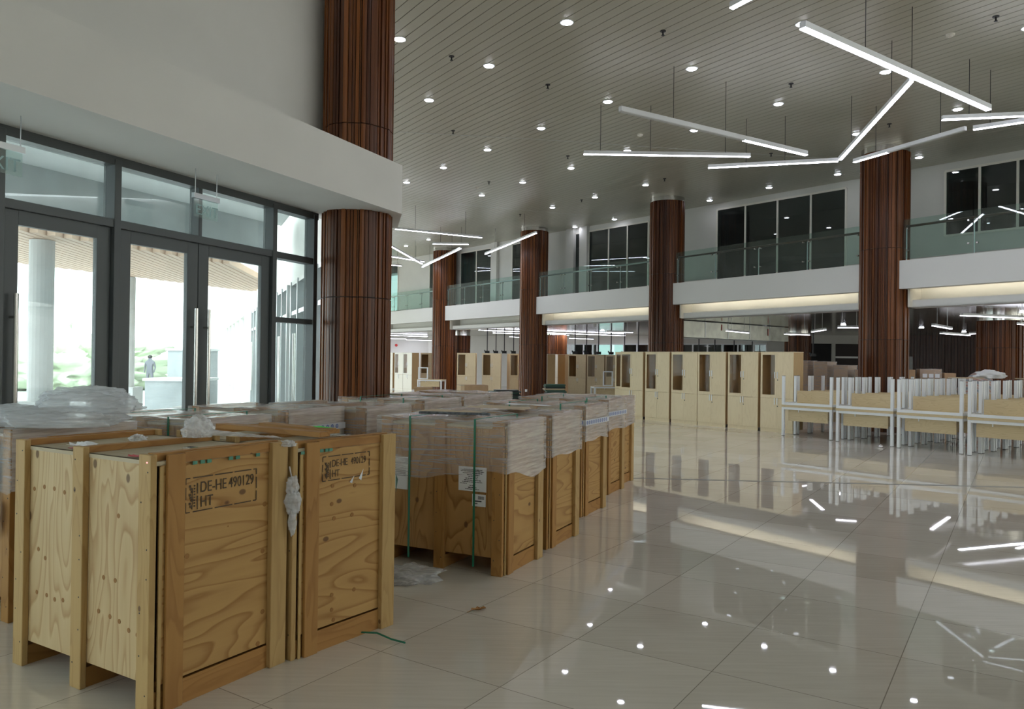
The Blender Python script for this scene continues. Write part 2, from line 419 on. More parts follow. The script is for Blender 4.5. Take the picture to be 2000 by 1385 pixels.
# main ceiling: linear metal panels along the gallery direction
NN = -NH
g = MB()
kmax = NN.dot(COLS[2]) + 3.0
k = -16.0
pitch = .2; i = 0
while k < kmax:
    o_ = NN*k
    t0 = isect(o_, U, (0, -7.9), (1, 0)) if U.y else 0
    t1 = isect(o_, U, W0, DW); y1 = (o_+U*t1).y
    if y1 > corner.y: t1 = isect(o_, U, corner, D2)
    a = o_+U*t0
    if a.x > 38: t0 += (a.x-38)/.566
    if (o_+U*t1).y > FAR: t1 -= ((o_+U*t1).y-FAR)/.824
    if t1 > t0+.2:
        for (w_, zz, mm_) in ((.187, HC, 'ceil_panel'),):
            p0 = o_+U*t0; p1 = o_+U*t1
            g.prism([p0, p1, p1+NN*w_, p0+NN*w_], zz, zz+.02, mm_)
        g.prism([p0, p1, p1+NN*.2, p0+NN*.2], HC+.045, HC+.06, 'ceil_gap')
    k += pitch
ceil_main = struct(g.build('ceiling'))
# seams where the ceiling panels are butted
g = MB()
s1p = [(-2.9, 19.02), (.674, 19.52), (3.63, 20.1), (6.96, 20.72), (8.9, 21.1)]
for a, b in zip(s1p[:-1], s1p[1:]): g.wall(a, b, .035, HC-.004, HC+.01)
s2p = [(-3.94, 27.2), (1.454, 29.24), (4.64, 30.42)]
for a, b in zip(s2p[:-1], s2p[1:]): g.wall(a, b, .03, HC-.004, HC+.01)
struct(g.build('trim_2', 'strap_seam'))

# gallery slab, fascia, cove and lower ceiling -------------------------------------------------
gl = lambda k, off: COLS[k] + NH*off      # a point on column k's gallery line, off towards the hall
FZ0, FZ1 = 3.65, 4.37
WOFF = 2.39
slab_a = COLS[0]-U*6; slab_b = COLS[6]+U*4
g = MB(); g.prism([slab_a+NH*.02, slab_b+NH*.02, slab_b-NH*.62, slab_a-NH*.62], 4.15, 4.35); g.prism([slab_a-NH*.62, slab_b-NH*.62, slab_b-NH*26, slab_a-NH*26], 3.72, 4.35)
struct(g.build('floor_upper', 'white_grey'))
g = MB()
k = .56
while k < 26:
    p0 = slab_a-NH*k; p1 = slab_b-NH*k
    g.prism([p0, p1, p1-NH*.293, p0-NH*.293], HL, HL+.02, 'ceil_low')
    k += .3
g.prism([slab_a-NH*.56, slab_b-NH*.56, slab_b-NH*26, slab_a-NH*26], HL+.03, HL+.05, 'ceil_gap')
struct(g.build('ceiling_lower'))
for k in range(0, 6):
    a = COLS[k]; b = COLS[k+1]; d = U
    s = a + d*.54; e_ = b - d*.54          # between the columns
    if k == 0: s = a + d*.54
    o = MB(); o.wall(s+NH*.25, e_+NH*.25, .22, FZ0, FZ1, side=-1)
    struct(o.build('trim_%d' % (10+k), 'fascia_white'))
    # cove: recess wall, end returns and the lower lip
    o = MB(); o.wall(s-NH*.55, e_-NH*.55, .05, HL+.0, 4.15, side=-1); o.wall(s+NH*.03, e_+NH*.03, .13, FZ0+.005, FZ0+.02, side=-1)
    o.wall(s+d*.12+NH*.02, s+d*.12-NH*.56, .05, HL, 4.15, side=1); o.wall(e_-d*.10+NH*.02, e_-d*.10-NH*.56, .05, HL, 4.15, side=-1)
    struct(o.build('trim_%d' % (20+k), 'cream'))
    o = MB(); o.wall(s-NH*.12, e_-NH*.12, .045, HL-.01, HL+.18, side=-1); o.wall(s-NH*.12, e_-NH*.12, .48, HL-.01, HL+.02, side=-1)
    struct(o.build('trim_%d' % (30+k), 'fascia_white'))
    if k in (0, 1, 2, 3):
        o = MB(); ln = (e_-s).length
        if k < 3: o.wall(s+d*.35-NH*.03, e_-d*.35-NH*.03, .03, FZ0+.025, FZ0+.045, side=-1)
        else: o.wall(s+d*.2-NH*.03, s+d*.7-NH*.03, .03, FZ0+.025, FZ0+.045, side=-1)
        tag(o.build('cove_light', 'cove_warm'), ['warm light strip in the cove beyond the rightmost column', 'warm light strip hidden in the cove over the desks and cabinets', 'warm light strip in the cove between the second and third columns', 'short warm light strip glowing in the cove by the third column'][k], 'light')
# columns with slatted cladding -----------------------------------------------------------------
def column(name, c, r, ztop, joints, label, cat='column', collar=.14, seed=1, nsl=56, z0=0.0):
    rnd = random.Random(seed)
    t = thing(name, label, cat, (c[0], c[1], 0))
    # slat profile
    ang = 0; prof = []; 
    while ang < 2*PI-.03:
        w_ = rnd.choice([.055, .075, .1, .13, .16])*(.6/r)**.5*.8
        w_ = min(w_, 2*PI-ang)
        rr_ = r - rnd.choice([0, 0, .012, .022, .03])
        prof.append((ang, ang+w_, rr_, rnd.random()*.62)); ang += w_
    zs = [z0]+list(joints)+[ztop-collar]
    for j in range(len(zs)-1):
        bm = bmesh.new(); la = bm.loops.layers.float_color.new('tone')
        za, zb = zs[j]+.006, zs[j+1]-.006
        for (a0, a1, rr_, tone) in prof:
            tn = (tone+rnd.random()*.25)
            g0 = .005/r
            pts = [(a0+g0, r-.05), (a0+g0, rr_), ((a0+a1)/2, rr_+.002), (a1-g0, rr_), (a1-g0, r-.05)]
            lo = [bm.verts.new((math.cos(a)*q, math.sin(a)*q, za)) for a, q in pts]
            hi = [bm.verts.new((math.cos(a)*q, math.sin(a)*q, zb)) for a, q in pts]
            fs = [bm.faces.new([lo[i], lo[i+1], hi[i+1], hi[i]]) for i in range(4)]
            fs.append(bm.faces.new(lo[::-1])); fs.append(bm.faces.new(hi))
            for f in fs:
                for lp in f.loops: lp[la] = (tn, tn, tn, 1)
        me = bpy.data.meshes.new('slat_cladding'); bm.to_mesh(me); bm.free(); me.materials.append(MAT['slat_wood'])
        o = bpy.data.objects.new('slat_cladding', me); C.objects.link(o); o.parent = t
    o = MB(); o.tube((0,0,z0), (0,0,ztop), r-.045, seg=48); o.build('core', 'dark', t)
    if collar: 
        o = MB(); o.tube((0,0,ztop-collar), (0,0,ztop), r-.02, seg=64); o.build('collar', 'steel', t, smooth=False)
    return t
names = {1: 'tall wooden-slat column standing behind the white desks, rightmost of the tall row',
         2: 'tall wooden-slat column right behind the row of pale cabinets',
         3: 'tall wooden-slat column beside the stack of green boards, far end of the crate row',
         4: 'tall wooden-slat column beside the white-fronted cabinets, farthest and leftmost of the row'}
for k in (1, 2, 3, 4):
    column('slatted_column', COLS[k], .6, HC, (2.36, 4.70), names[k], seed=20+k)
column('slatted_column', P0, .463, HC, (2.52, 4.76), 'nearest wooden-slat column at the end of the glass entrance wall', seed=5, nsl=46)
for (x, y, lab, sd) in ((14.55, 22.9, 'wooden-slat column under the gallery at the right edge, behind the desks', 41),
                        (14.1, 37.9, 'dark wooden-slat column under the gallery behind the last pale cabinet', 42),
                        (2.35, 41.6, 'reddish wooden-slat column under the gallery, just right of the tall column by the green boards', 43),
                        (-3.05, 44.6, 'dark wooden-slat column under the gallery behind the brown cabinets', 44),
                        (8.35, 43.4, 'narrow dark wooden-slat column seen left of the second tall column', 45)):
    column('low_slatted_column', (x, y), .62, HL, (2.25,), lab, seed=sd)

# gallery back wall with windows ------------------------------------------------------------------
wa = Vector((10.225, 23.585)); wd = Vector((-.634, .773)).normalized()       # upper wall line and direction
def wpt(s): return wa + wd*s
nwall = Vector((-wd.y, wd.x)) * 1.0        # which side is the hall?
if nwall.dot(NH) < 0: nwall = -nwall
def sof(pt): return (Vector(pt)-wa).dot(wd)
openings = []   # s0, s1, z0, z1
def win(ss, z0, z1, label_i, teal=False):
    openings.append((min(ss), max(ss), z0, z1))
    t = bpy.data.objects.new('window_%d' % label_i, None); C.objects.link(t); struct(t)
    for s_ in ss:
        o = MB(); a = wpt(s_-.028)+nwall*.04; b = wpt(s_+.028)+nwall*.04
        o.wall(a, b, .1, z0, z1, side=1 if Vector((-wd.y, wd.x)).dot(nwall) < 0 else -1); o.build('mullion', 'cream', t)
    for a_, b_ in ((z0-.03, z0+.03), (z1-.03, z1+.03)):
        o = MB(); o.wall(wpt(min(ss))+nwall*.04, wpt(max(ss))+nwall*.04, .1, a_, b_, side=1 if Vector((-wd.y, wd.x)).dot(nwall) < 0 else -1); o.build('window_frame', 'cream', t)
    for a_, b_ in zip(ss[:-1], ss[1:]):
        o = MB(); o.wall(wpt(a_+.03), wpt(b_-.03), .012, z0+.03, z1-.03); o.build('pane', 'pane_dark', t)
g0 = 4.37
win([-9.9, -8.8, -7.7, -6.6, -5.5, -4.35], g0+.95, 7.12, 9)
s5 = [sof((11.84, 21.228)), sof((12.334, 20.51)), sof((12.845, 19.765)), sof((13.34, 19.0)), sof((13.85, 18.25)), sof((14.36, 17.5))]
openings.clear()
for c_ in [o for o in bpy.data.objects if o.name.startswith('window_9') or (o.parent and o.parent.name.startswith('window_9'))]: bpy.data.objects.remove(c_)
win(sorted(s5), g0+.95, 7.12, 1)
s4 = [sof((7.539, 27.489)), sof((8.196, 26.53)), sof((8.894, 25.517)), sof((9.566, 24.54)), sof((10.22, 23.587))]
win(sorted(s4), g0+.05, 7.13, 2)
s3 = [sof((3.322, 33.628)), sof((3.91, 32.77)), sof((4.555, 31.83)), sof((5.136, 30.99)), sof((5.75, 30.1))]
win(sorted(s3), g0+.05, 7.13, 3)
win([sof((2.344, 35.053)), sof((1.687, 36.0)), sof((1.02, 36.95))], g0+.05, 7.13, 4)
s2 = [sof((-1.35, 40.4)), sof((-.56, 39.28)), sof((.25, 38.1)), sof((1.0, 37.1))]
win(sorted([s2[0], s2[1], s2[2]]), g0+.05, 7.13, 5)
s1_ = [sof((-4.83, 45.5)), sof((-5.5, 46.4)), sof((-6.1, 47.3)), sof((-6.7, 48.2)), sof((-7.3, 49.1))]
win(sorted(s1_), g0+.05, 7.13, 6)
win([sof((-3.0, 42.75)), sof((-2.35, 41.85))], g0+.05, 6.95, 7)
# the wall itself, cut into piers and heads around the openings
openings.sort()
g = MB(); cur = -24.0
sd = 1 if Vector((-wd.y, wd.x)).dot(nwall) < 0 else -1
for (a_, b_, z0, z1) in openings:
    if a_ > cur: g.wall(wpt(cur), wpt(a_), .2, g0, HC, side=sd)
    if z0 > g0+.06: g.wall(wpt(a_), wpt(b_), .2, g0, z0, side=sd)
    g.wall(wpt(a_), wpt(b_), .2, z1, HC, side=sd)
    cur = b_
g.wall(wpt(cur), wpt(44), .2, g0, HC, side=sd)
struct(g.build('wall_gallery', 'white_paint'))
# rooms behind the gallery windows: dark back wall
g = MB(); g.wall(wpt(-24)-nwall*4.0, wpt(29)-nwall*4.0, .1, g0, HC); struct(g.build('wall_gallery_inner', 'white_grey'))
g = MB(); g.prism([wpt(-24)-nwall*.2, wpt(44)-nwall*.2, wpt(44)-nwall*4.2, wpt(-24)-nwall*4.2], HC, HC+.1); struct(g.build('ceiling_inner', 'white_grey'))
g = MB(); g.wall(wpt(31)-nwall*1.4, wpt(31)-nwall*.3, .1, g0, HC); struct(g.build('wall_gallery_side', 'white_grey'))
for s_, dd in ((-8.6, .25), (11.1, .3), (11.9, .3), (17.2, .35)):
    g = MB(); g.wall(wpt(s_), wpt(s_+.45), .16, g0, HC, side=-sd); struct(g.build('trim_%d' % (60+int(s_)), 'white_paint'))

# glass balustrade, one run per bay ---------------------------------------------------------------
bal_names = ['glass balustrade on the gallery right of the column behind the desks',
             'glass balustrade on the gallery above the pale cabinets and desks',
             'glass balustrade on the gallery between the second and third tall columns',
             'glass balustrade on the gallery between the two farthest tall columns',
             'glass balustrade at the far end of the gallery, left of the last column']
for k in range(0, 5):
    s = COLS[k]+U*.52+NH*.20; e_ = COLS[k+1]-U*.62+NH*.20
    t = thing('glass_balustrade', bal_names[k], 'balustrade', (s.x, s.y, FZ1), math.atan2(U.y, U.x))
    L = (e_-s).length; npn = 4
    # local x along the run, local y: hall side is -NH?  local +y = left of U
    ysg = 1 if Vector((-U.y, U.x)).dot(NH) > 0 else -1
    for j in range(npn):
        x0, x1 = L*j/npn+.01, L*(j+1)/npn-.01
        o = MB(); o.box(x0, x1, -.006, .006, .03, 1.03); o.build('glass_panel', 'pane_rail', t)
        for zz in (.25, .8):
            for xx in (x0+.09, x1-.09):
                o = MB(); o.tube((xx, .03, zz), (xx, -.03, zz), .022, seg=12); o.build('glass_clamp', 'steel', t)
    for j in range(npn+1):
        xx = min(max(L*j/npn, .05), L-.05)
        o = MB(); o.tube((xx, -.05*ysg, 0), (xx, -.05*ysg, .80), .018); o.tube((xx, -.05*ysg, .80), (xx, -.10*ysg, .86), .016); o.build('post', 'steel_dull', t)
    o = MB(); o.tube((.02, -.10*ysg, .87), (L-.02, -.10*ysg, .87), .03, seg=12); o.build('handrail', 'rail_brown' if k < 2 else 'steel_dull', t, smooth=True)

# ================================================================== ENTRANCE GLASS WALL
T = Matrix(((DW.x, NW.x, 0, W0.x), (DW.y, NW.y, 0, W0.y), (0, 0, 1, 0), (0, 0, 0, 1)))     # local: x along wall, y into the hall
def wb(o, s0, s1, y0, y1, z0, z1, m=None, bev=0): o.box(s0, s1, y0, y1, z0, z1, m, bev, T)
HS = 3.65
def glass_bay(idx, s0, s1, z0, z1, parent_struct, mat='pane_clear'):
    o = MB(); wb(o, s0, s1, -.128, -.118, z0, z1); x = o.build('pane', mat, parent_struct)
    return x
MW = .075
mull = [-11.6, -9.3, -7.0, -4.7, -2.4, -1.18, 0.0-.02, 1.10, 3.33, 4.12]
t = bpy.data.objects.new('window_10', None); C.objects.link(t); struct(t)
for s_ in mull:
    o = MB(); wb(o, s_, s_+MW, -.16, 0, 0, HS-.03, bev=.004); o.build('mullion', 'frame_grey', t)
o = MB(); wb(o, 2.165, 2.215, -.16, -.02, 2.99, HS-.05, bev=.004); o.build('mullion', 'frame_grey', t)
o = MB(); wb(o, -11.6, 4.22, -.17, -.01, 3.565, HS); o.build('head_rail', 'frame_grey', t)
o = MB(); wb(o, -11.6, 4.15, -.16, -.012, 2.965, 3.045, bev=.004); o.build('transom', 'frame_grey', t)
for a_, b_ in zip(mull[:-1], mull[1:]):
    if abs(a_-1.10) < .01:
        glass_bay(0, a_+MW, 2.165, 3.045, 3.57, t); glass_bay(0, 2.215, b_, 3.045, 3.57, t)
    else: glass_bay(0, a_+MW, b_, 3.045, 3.57, t)
o = MB(); wb(o, 3.40, 4.13, -.15, -.02, 2.17, 2.235, bev=.004); o.build('side_rail', 'frame_grey', t)
glass_bay(0, 3.405, 4.12, 2.235, 2.97, t); glass_bay(0, 3.405, 4.12, .08, 2.17, t)
o = MB(); wb(o, 3.40, 4.13, -.15, -.02, 0, .08); o.build('side_sill', 'frame_grey', t)
# doors: leaf = frame + pane + bar handle
def leaf(name, s0, s1, hs, label=None):
    t = bpy.data.objects.new(name, None); C.objects.link(t); struct(t)
    st = .145
    o = MB(); wb(o, s0, s0+st, -.10, -.045, .02, 2.965, bev=.003); wb(o, s1-st, s1, -.10, -.045, .02, 2.965, bev=.003)
    wb(o, s0+st, s1-st, -.10, -.045, 2.84, 2.965); wb(o, s0+st, s1-st, -.10, -.045, .02, .2); o.build('door_frame', 'frame_grey', t)
    o = MB(); wb(o, s0+st, s1-st, -.078, -.068, .2, 2.84); o.build('pane', 'pane_clear', t)
    o = MB(); hx = s0+.085 if hs < 0 else s1-.085
    A = T @ Vector((hx, .03, .55)); B = T @ Vector((hx, .03, 2.25)); o.tube(A, B, .02, seg=14)
    for z_ in (.75, 2.05):
        o.tube(T @ Vector((hx, .03, z_)), T @ Vector((hx, -.05, z_)), .012)
    o.build('door_handle', 'steel', t, smooth=False)
leaf('door_1', -1.10, -.03, 1)
leaf('door_2', .055-.02+.02, 1.095, -1)
leaf('door_3', 1.18, 2.185, 1)
leaf('door_4', 2.195, 3.325, -1)
for i_, (a_, b_) in enumerate(((-11.52, -9.31), (-9.22, -7.01), (-6.92, -4.71), (-4.62, -2.41), (-2.32, -1.19))):
    leaf('door_%d' % (5+i_), a_, b_, 1)
# wall above the glass and the bulkhead
g = MB(); wb(g, -16, 4.6, -.22, -.02, HS, HC); struct(g.build('wall_left', 'white_paint'))
bulk = [Vector((-1.481, 10.158)), Vector((-1.481, 10.158))+Vector((-.196, .98))*1.15]
bulk.append(W0+DW*4.95-NW*.02); bulk.append(W0-DW*15.5-NW*.02); bulk.append(Vector((-1.481, 10.158))-Vector((.407, .914))*20)
g = MB(); g.prism(bulk, HS, 4.293); struct(g.build('trim_40', 'white_paint'))
# outer side wall beyond the near column (seen through the sidelight) and its frames
g = MB()
sa = corner - D2*.1
side_open = [(1.3, 3.5), (3.8, 6.0), (6.6, 8.8), (9.4, 11.6), (12.1, 14.3), (15.0, 17.2)]
cur = 0.0
nl = Vector((-D2.y, D2.x))
for a_, b_ in side_open:
    g.wall(sa+D2*cur, sa+D2*a_, .22, 0, HC, side=-1); g.wall(sa+D2*a_, sa+D2*b_, .22, 3.3, HC, side=-1); cur = b_
g.wall(sa+D2*cur, sa+D2*22, .22, 0, HC, side=-1)
for j in range(8):
    a_ = 22+j*3.5; g.wall(sa+D2*a_, sa+D2*(a_+.6), .22, 0, HC, side=-1); g.wall(sa+D2*(a_+.6), sa+D2*(a_+3.5), .22, 3.4, HC, side=-1)
struct(g.build('wall_side', 'white_paint'))
for i_, (a_, b_) in enumerate(side_open):
    t = bpy.data.objects.new('window_%d' % (11+i_), None); C.objects.link(t); struct(t)
    o = MB()
    for q in (a_, (a_+b_)/2-.04, b_-.08): o.wall(sa+D2*q, sa+D2*(q+.08), .12, 0, 3.3, side=1)
    for z_ in (0, 2.6, 3.22): o.wall(sa+D2*a_, sa+D2*b_, .10, z_, z_+.08, side=1)
    o.build('window_frame', 'steel_dull', t)
    o = MB(); o.wall(sa+D2*a_, sa+D2*b_, .01, .05, 3.25, side=1); o.build('pane', 'pane_clear', t)
    o = MB(); q = (a_+b_)/2
    for dd in (-.12, .12):
        c_ = sa+D2*(q+dd)+nl*.16; o.tube(V3(c_, .6), V3(c_, 2.2), .018)
    o.build('door_handle', 'steel', t)
# near and right closing walls of the hall, unseen; openings placed and sized for the daylight they add
g = MB()
x = -10.4
bays = [(-9.5, -5.5), (10.5, 14.5), (15.5, 19.5), (20.5, 24.5)]
cur = -10.4
for a_, b_ in bays:
    g.prism([(cur, -7.9), (a_, -7.9), (a_, -8.15), (cur, -8.15)], 0, HC)
    g.prism([(a_, -7.9), (b_, -7.9), (b_, -8.15), (a_, -8.15)], 0, 4.9); g.prism([(a_, -7.9), (b_, -7.9), (b_, -8.15), (a_, -8.15)], 6.7, HC); cur = b_
g.prism([(cur, -7.9), (38, -7.9), (38, -8.15), (cur, -8.15)], 0, HC)
struct(g.build('wall_near', 'white_paint'))
g = MB(); g.prism([(38, -8.1), (38.2, -8.1), (38.2, FAR), (38, FAR)], 0, HC); struct(g.build('wall_right', 'white_paint'))

# ================================================================== UNDER THE GALLERY: back wall
bw = [Vector((30, 33.5)), Vector((24.5, 35.4)), Vector((19.2, 40.2)), Vector((13.6, 40.4)), Vector((5.9, 45.6)), Vector((-5.6, 51.4)), Vector((-16.5, 47.5))]
g = MB(); g.wall(bw[3], bw[4], .2, 2.72, HL+.05, side=-1); g.wall(bw[3], bw[4], .2, 0, .9, side=-1)
g.wall(bw[4], bw[4]+(bw[5]-bw[4])*.47, .2, 2.72, HL+.05, side=-1); g.wall(bw[4], bw[4]+(bw[5]-bw[4])*.47, .2, 0, .9, side=-1)
g.wall(bw[4]+(bw[5]-bw[4])*.47, bw[5], .2, 0, HL+.05, side=-1); g.wall(bw[5], bw[6], .2, 0, HL+.05, side=-1)
g.wall(bw[2], bw[3], .2, 2.75, HL+.05, side=-1); g.prism([(13.4, 40.4), (14.95, 40.3), (14.95, 40.5), (13.4, 40.6)], 0, 2.8)
struct(g.build('wall_back', 'white_paint'))
# slatted dark wood wall at the right of the back
g = MB()
for a, b in ((bw[0], bw[1]), (bw[1], bw[2])):
    L = (b-a).length; d = (b-a)/L; n_s = int(L/.14)
    for j in range(n_s):
        g.wall(a+d*(j*.14), a+d*(j*.14+.12), .05+.03*(j % 2), 0, HL, side=1)
    g.wall(a, b, .1, 0, HL, side=-1)
o = g.build('wall_back_wood', 'sofa_dark'); struct(o)
mt, n, l, p = newmat('wood_dark'); p.inputs['Base Color'].default_value = (.075, .024, .011, 1); p.inputs['Roughness'].default_value = .4
o.data.materials.clear(); o.data.materials.append(mt)
# window strip of the back wall
wi = 30
for a, b in ((bw[3], bw[4]), (bw[4], bw[4]+(bw[5]-bw[4])*.47)):
    L = (b-a).length; d = (b-a)/L; nw_ = max(1, round(L/.85)); st_ = L/nw_
    for j in range(nw_):
        t = bpy.data.objects.new('window_%d' % wi, None); C.objects.link(t); struct(t); wi += 1
        o = MB(); o.wall(a+d*(j*st_), a+d*(j*st_+.09), .12, .9, 2.72, side=-1); o.wall(a+d*(j*st_), a+d*((j+1)*st_), .1, 2.66, 2.72, side=-1); o.build('window_frame', 'white_metal', t)
        o = MB(); o.wall(a+d*(j*st_+.09), a+d*((j+1)*st_), .02, .9, 2.66, side=-1); o.build('pane', 'pane_dark', t)
# room beyond those windows: brown curtains and a bit of garden
g = MB(); g.wall(bw[3]+Vector((1.6, 1.2)), bw[4]+Vector((1.0, 1.2)), .05, .0, HL, side=1); g.wall(bw[4]+Vector((-.6, 1.9)), bw[5]+Vector((0, 1.2)), .05, 0, HL, side=1); struct(g.build('wall_beyond', 'cab_inside'))
# doorway parts between the low columns; near-black block paints the shade in the opening
g = MB(); a = Vector((15.35, 40.3)); b = Vector((16.75, 40.3)); g.prism([a, b, b+Vector((0, .3)), a+Vector((0, .3))], 0, 2.75); struct(g.build('door_20', 'dark'))
g = MB(); g.prism([(16.75, 40.25), (16.95, 40.25), (16.95, 40.6), (16.75, 40.6)], 0, 2.75); g.prism([(14.95, 40.25), (15.35, 40.25), (15.35, 40.6), (14.95, 40.6)], 0, 2.75)
struct(g.build('trim_50', 'white_paint'))
g = MB(); g.prism([(16.95, 40.3), (19.2, 40.3), (19.2, 40.5), (16.95, 40.5)], 0, 2.75); struct(g.build('wall_back_dark', 'sofa_dark'))
g = MB(); g.prism([(16.95, 40.2), (18.9, 40.2), (18.9, 40.3), (16.95, 40.3)], 2.0, 2.1); struct(g.build('trim_51', 'white_metal'))
d = (bw[2]-bw[1]).normalized(); nb = Vector((-d.y, d.x)); 
if nb.y > 0: nb = -nb
g = MB(); a = bw[2]-d*.1+nb*.12; g.wall(a, a-d*1.55, .05, 0, 2.12); 
x = g.build('door_21', 'white_grey'); struct(x)

# ================================================================== LIGHTS
downs = [(-2.049,13.469),(.84,12.71),(-.509,14.644),(-1.869,16.638),(2.004,16.593),(.638,18.566),(-.727,20.539),(-2.084,22.532),(-3.438,24.502),
 (4.348,18.577),(3.007,20.468),(1.652,22.404),(.272,24.3),(-1.103,26.282),(8.338,18.703),(8.171,24.585),(9.587,22.738),(6.799,26.653),(4.19,24.442),
 (2.785,26.384),(1.422,28.255),(2.587,32.337),(3.998,30.462),(10.955,20.766),(-4.02,36.342),(-5.376,38.432),(-1.478,38.449),(-.165,36.502),
 (3.37,14.66),(4.73,12.66),(2.2,10.75),(3.5,8.8),(6.1,10.7),(5.7,16.6),(7.1,14.7),(8.5,12.7),(9.9,10.8),(-.55,8.9),(-1.9,10.9),(.8,6.9),(2.1,4.9),(4.9,6.8),(6.3,4.8),(9.7,16.8),(11.1,14.8)]
t0 = None
ORD = ['nearest', 'second', 'third', 'fourth', 'fifth', 'sixth', 'seventh', 'eighth', 'ninth', 'tenth', 'eleventh', 'twelfth', 'thirteenth', 'fourteenth', 'fifteenth', 'sixteenth']
ORL = ['first']+ORD[1:]
rowk = {}
for q in downs: rowk.setdefault(round(NN.dot(Vector(q))/2.15*1.0-.1), []).append(q)
rks = sorted(rowk)
for q in rks: rowk[q].sort(key=lambda v: v[1])
def down_label(x, y):
    for ri, q in enumerate(rks):
        if (x, y) in rowk[q]: return 'ceiling downlight, %s from the camera in the %s row of spots from the left' % (ORD[rowk[q].index((x, y))], ORL[ri])
for i_, (x, y) in enumerate(downs):
    lab = down_label(x, y)
    if t0 is None:
        t0 = thing('downlight', lab, 'light', (x, y, HC), 0, 'downlights in the main ceiling')
        o = MB(); o.tube((0,0,-.012), (0,0,.03), .115, seg=24); o.build('trim_ring', 'white_metal', t0)
        o = MB(); o.tube((0,0,-.02), (0,0,-.013), .085, seg=24); o.build('diffuser', 'spot_white', t0)
    else: dup(t0, (x, y, HC), None, lab)
low = [(13.9, 20.9), (16.3, 30.6), (20.0, 34.0), (4.4, 37.5), (5.0, 40), (8, 39), (3.2, 39.5), (9.4, 36.5), (11, 33.5), (12.5, 29), (16.5, 26), (7.4, 34)]
low.sort(key=lambda v: v[0]/v[1])
tl = None
for (x, y) in low:
    if tl is None:
        tl = dup(t0, (x, y, HL), 0, 'downlight in the low gallery ceiling, %s from the left' % ORL[0], 'downlights in the low ceiling')
    else: dup(tl, (x, y, HL), 0, 'downlight in the low gallery ceiling, %s from the left' % ORL[low.index((x, y))])

def bar_lamp(a, b, z, zc, label, w_=.075, h_=.085, mat='lamp_white', lit=(0, 1), cables=(.22, .8), cm='black_plastic', swap=None):
    a = Vector(a); b = Vector(b); L = (b-a).length; ang = math.atan2(b.y-a.y, b.x-a.x)
    t = thing('linear_pendant_lamp', label, 'lamp', (a.x, a.y, z), ang)
    o = MB(); o.box(0, L, -w_/2, w_/2, .012, h_, bev=.003); o.build('lamp_housing', 'white_metal', t)
    o = MB(); o.box(L*lit[0]+.004, L*lit[1]-.004, -w_/2+.004, w_/2-.004, 0, .0115); o.build('diffuser', mat, t)
    if lit != (0, 1):
        o = MB(); o.box((0 if lit[0] > 0 else L*lit[1]), (L*lit[0] if lit[0] > 0 else L), -w_/2+.004, w_/2-.004, 0, .0115); o.build('unlit_diffuser', 'white_grey', t)
    for f in cables:
        o = MB(); o.tube((L*f, 0, h_), (L*f, 0, zc-z), .006, seg=6); o.build('suspension_cable', cm, t)
    return t
A6 = 6.25
bar_lamp((3.858, 10.327), (8.382, 13.567), A6, HC, 'longest bright hanging bar lamp at the upper right, crossing above the slanted bar', .10, .10, cables=(.28, .52))
bar_lamp((6.319, 12.232), (7.230, 17.021), A6, HC, 'bright bar lamp running from the longest bar down towards the column')
bar_lamp((4.52, 17.891), (7.241, 17.154), A6, HC, 'bright bar lamp left of the column top, its right end meeting the slanted bar', cables=(.3, .6))
bar_lamp((1.517, 16.82), (5.18, 16.859), A6, HC, 'lowest horizontal bright bar lamp left of centre among the near lamps', cables=(.1, .4, .85))
bar_lamp((1.9, 13.875), (6.348, 16.677), A6, HC, 'long bar lamp whose left two thirds are unlit, above the horizontal bar', .085, .10, lit=(.62, 1), cables=(.25, .52))
bar_lamp((7.879, 14.142), (9.9, 13.74), A6, HC, 'bright bar lamp cut by the right edge of the photo, above the curved run')
bar_lamp((7.627, 17.224), (8.669, 14.744), A6, HC, 'partly lit bar lamp crossing in front of the top of the column', lit=(0, .34))
bar_lamp((8.80, 14.72), (9.8, 13.95), A6, HC, 'slanted bright bar lamp reaching the right edge under the upper bar')
bar_lamp((2.743, 9.782), (3.7, 8.1), A6, HC, 'bright bar lamp cut off by the top edge of the photo')
bar_lamp((-4.295, 27.86), (-1.222, 29.625), 6.4, HC, 'long thin far bar lamp right of the nearest column, topmost of the far cluster')
bar_lamp((-3.444, 32.737), (-1.916, 32.756), 6.6, HC, 'short far bar lamp hanging level just above the farthest column')
bar_lamp((-4.658, 39.427), (-2.232, 32.609), 6.4, HC, 'far bar lamp rising to the right in front of the farthest column')
bar_lamp((-1.245, 34.278), (.834, 28.378), 6.4, HC, 'far bar lamp rising to the right onto the third tall column top')
bar_lamp((-5.3, 30.6), (-4.533, 38.134), 6.4, HC, 'far bar lamp falling to the right beside the nearest column edge')
bar_lamp((-6.3, 36.5), (-4.523, 38.912), 6.6, HC, 'far faint bar lamp crossing behind the falling bar by the nearest column')
bar_lamp((-6.9, 40.1), (-5.934, 40.779), 6.6, HC, 'lowest short far bar lamp peeking out beside the nearest column')
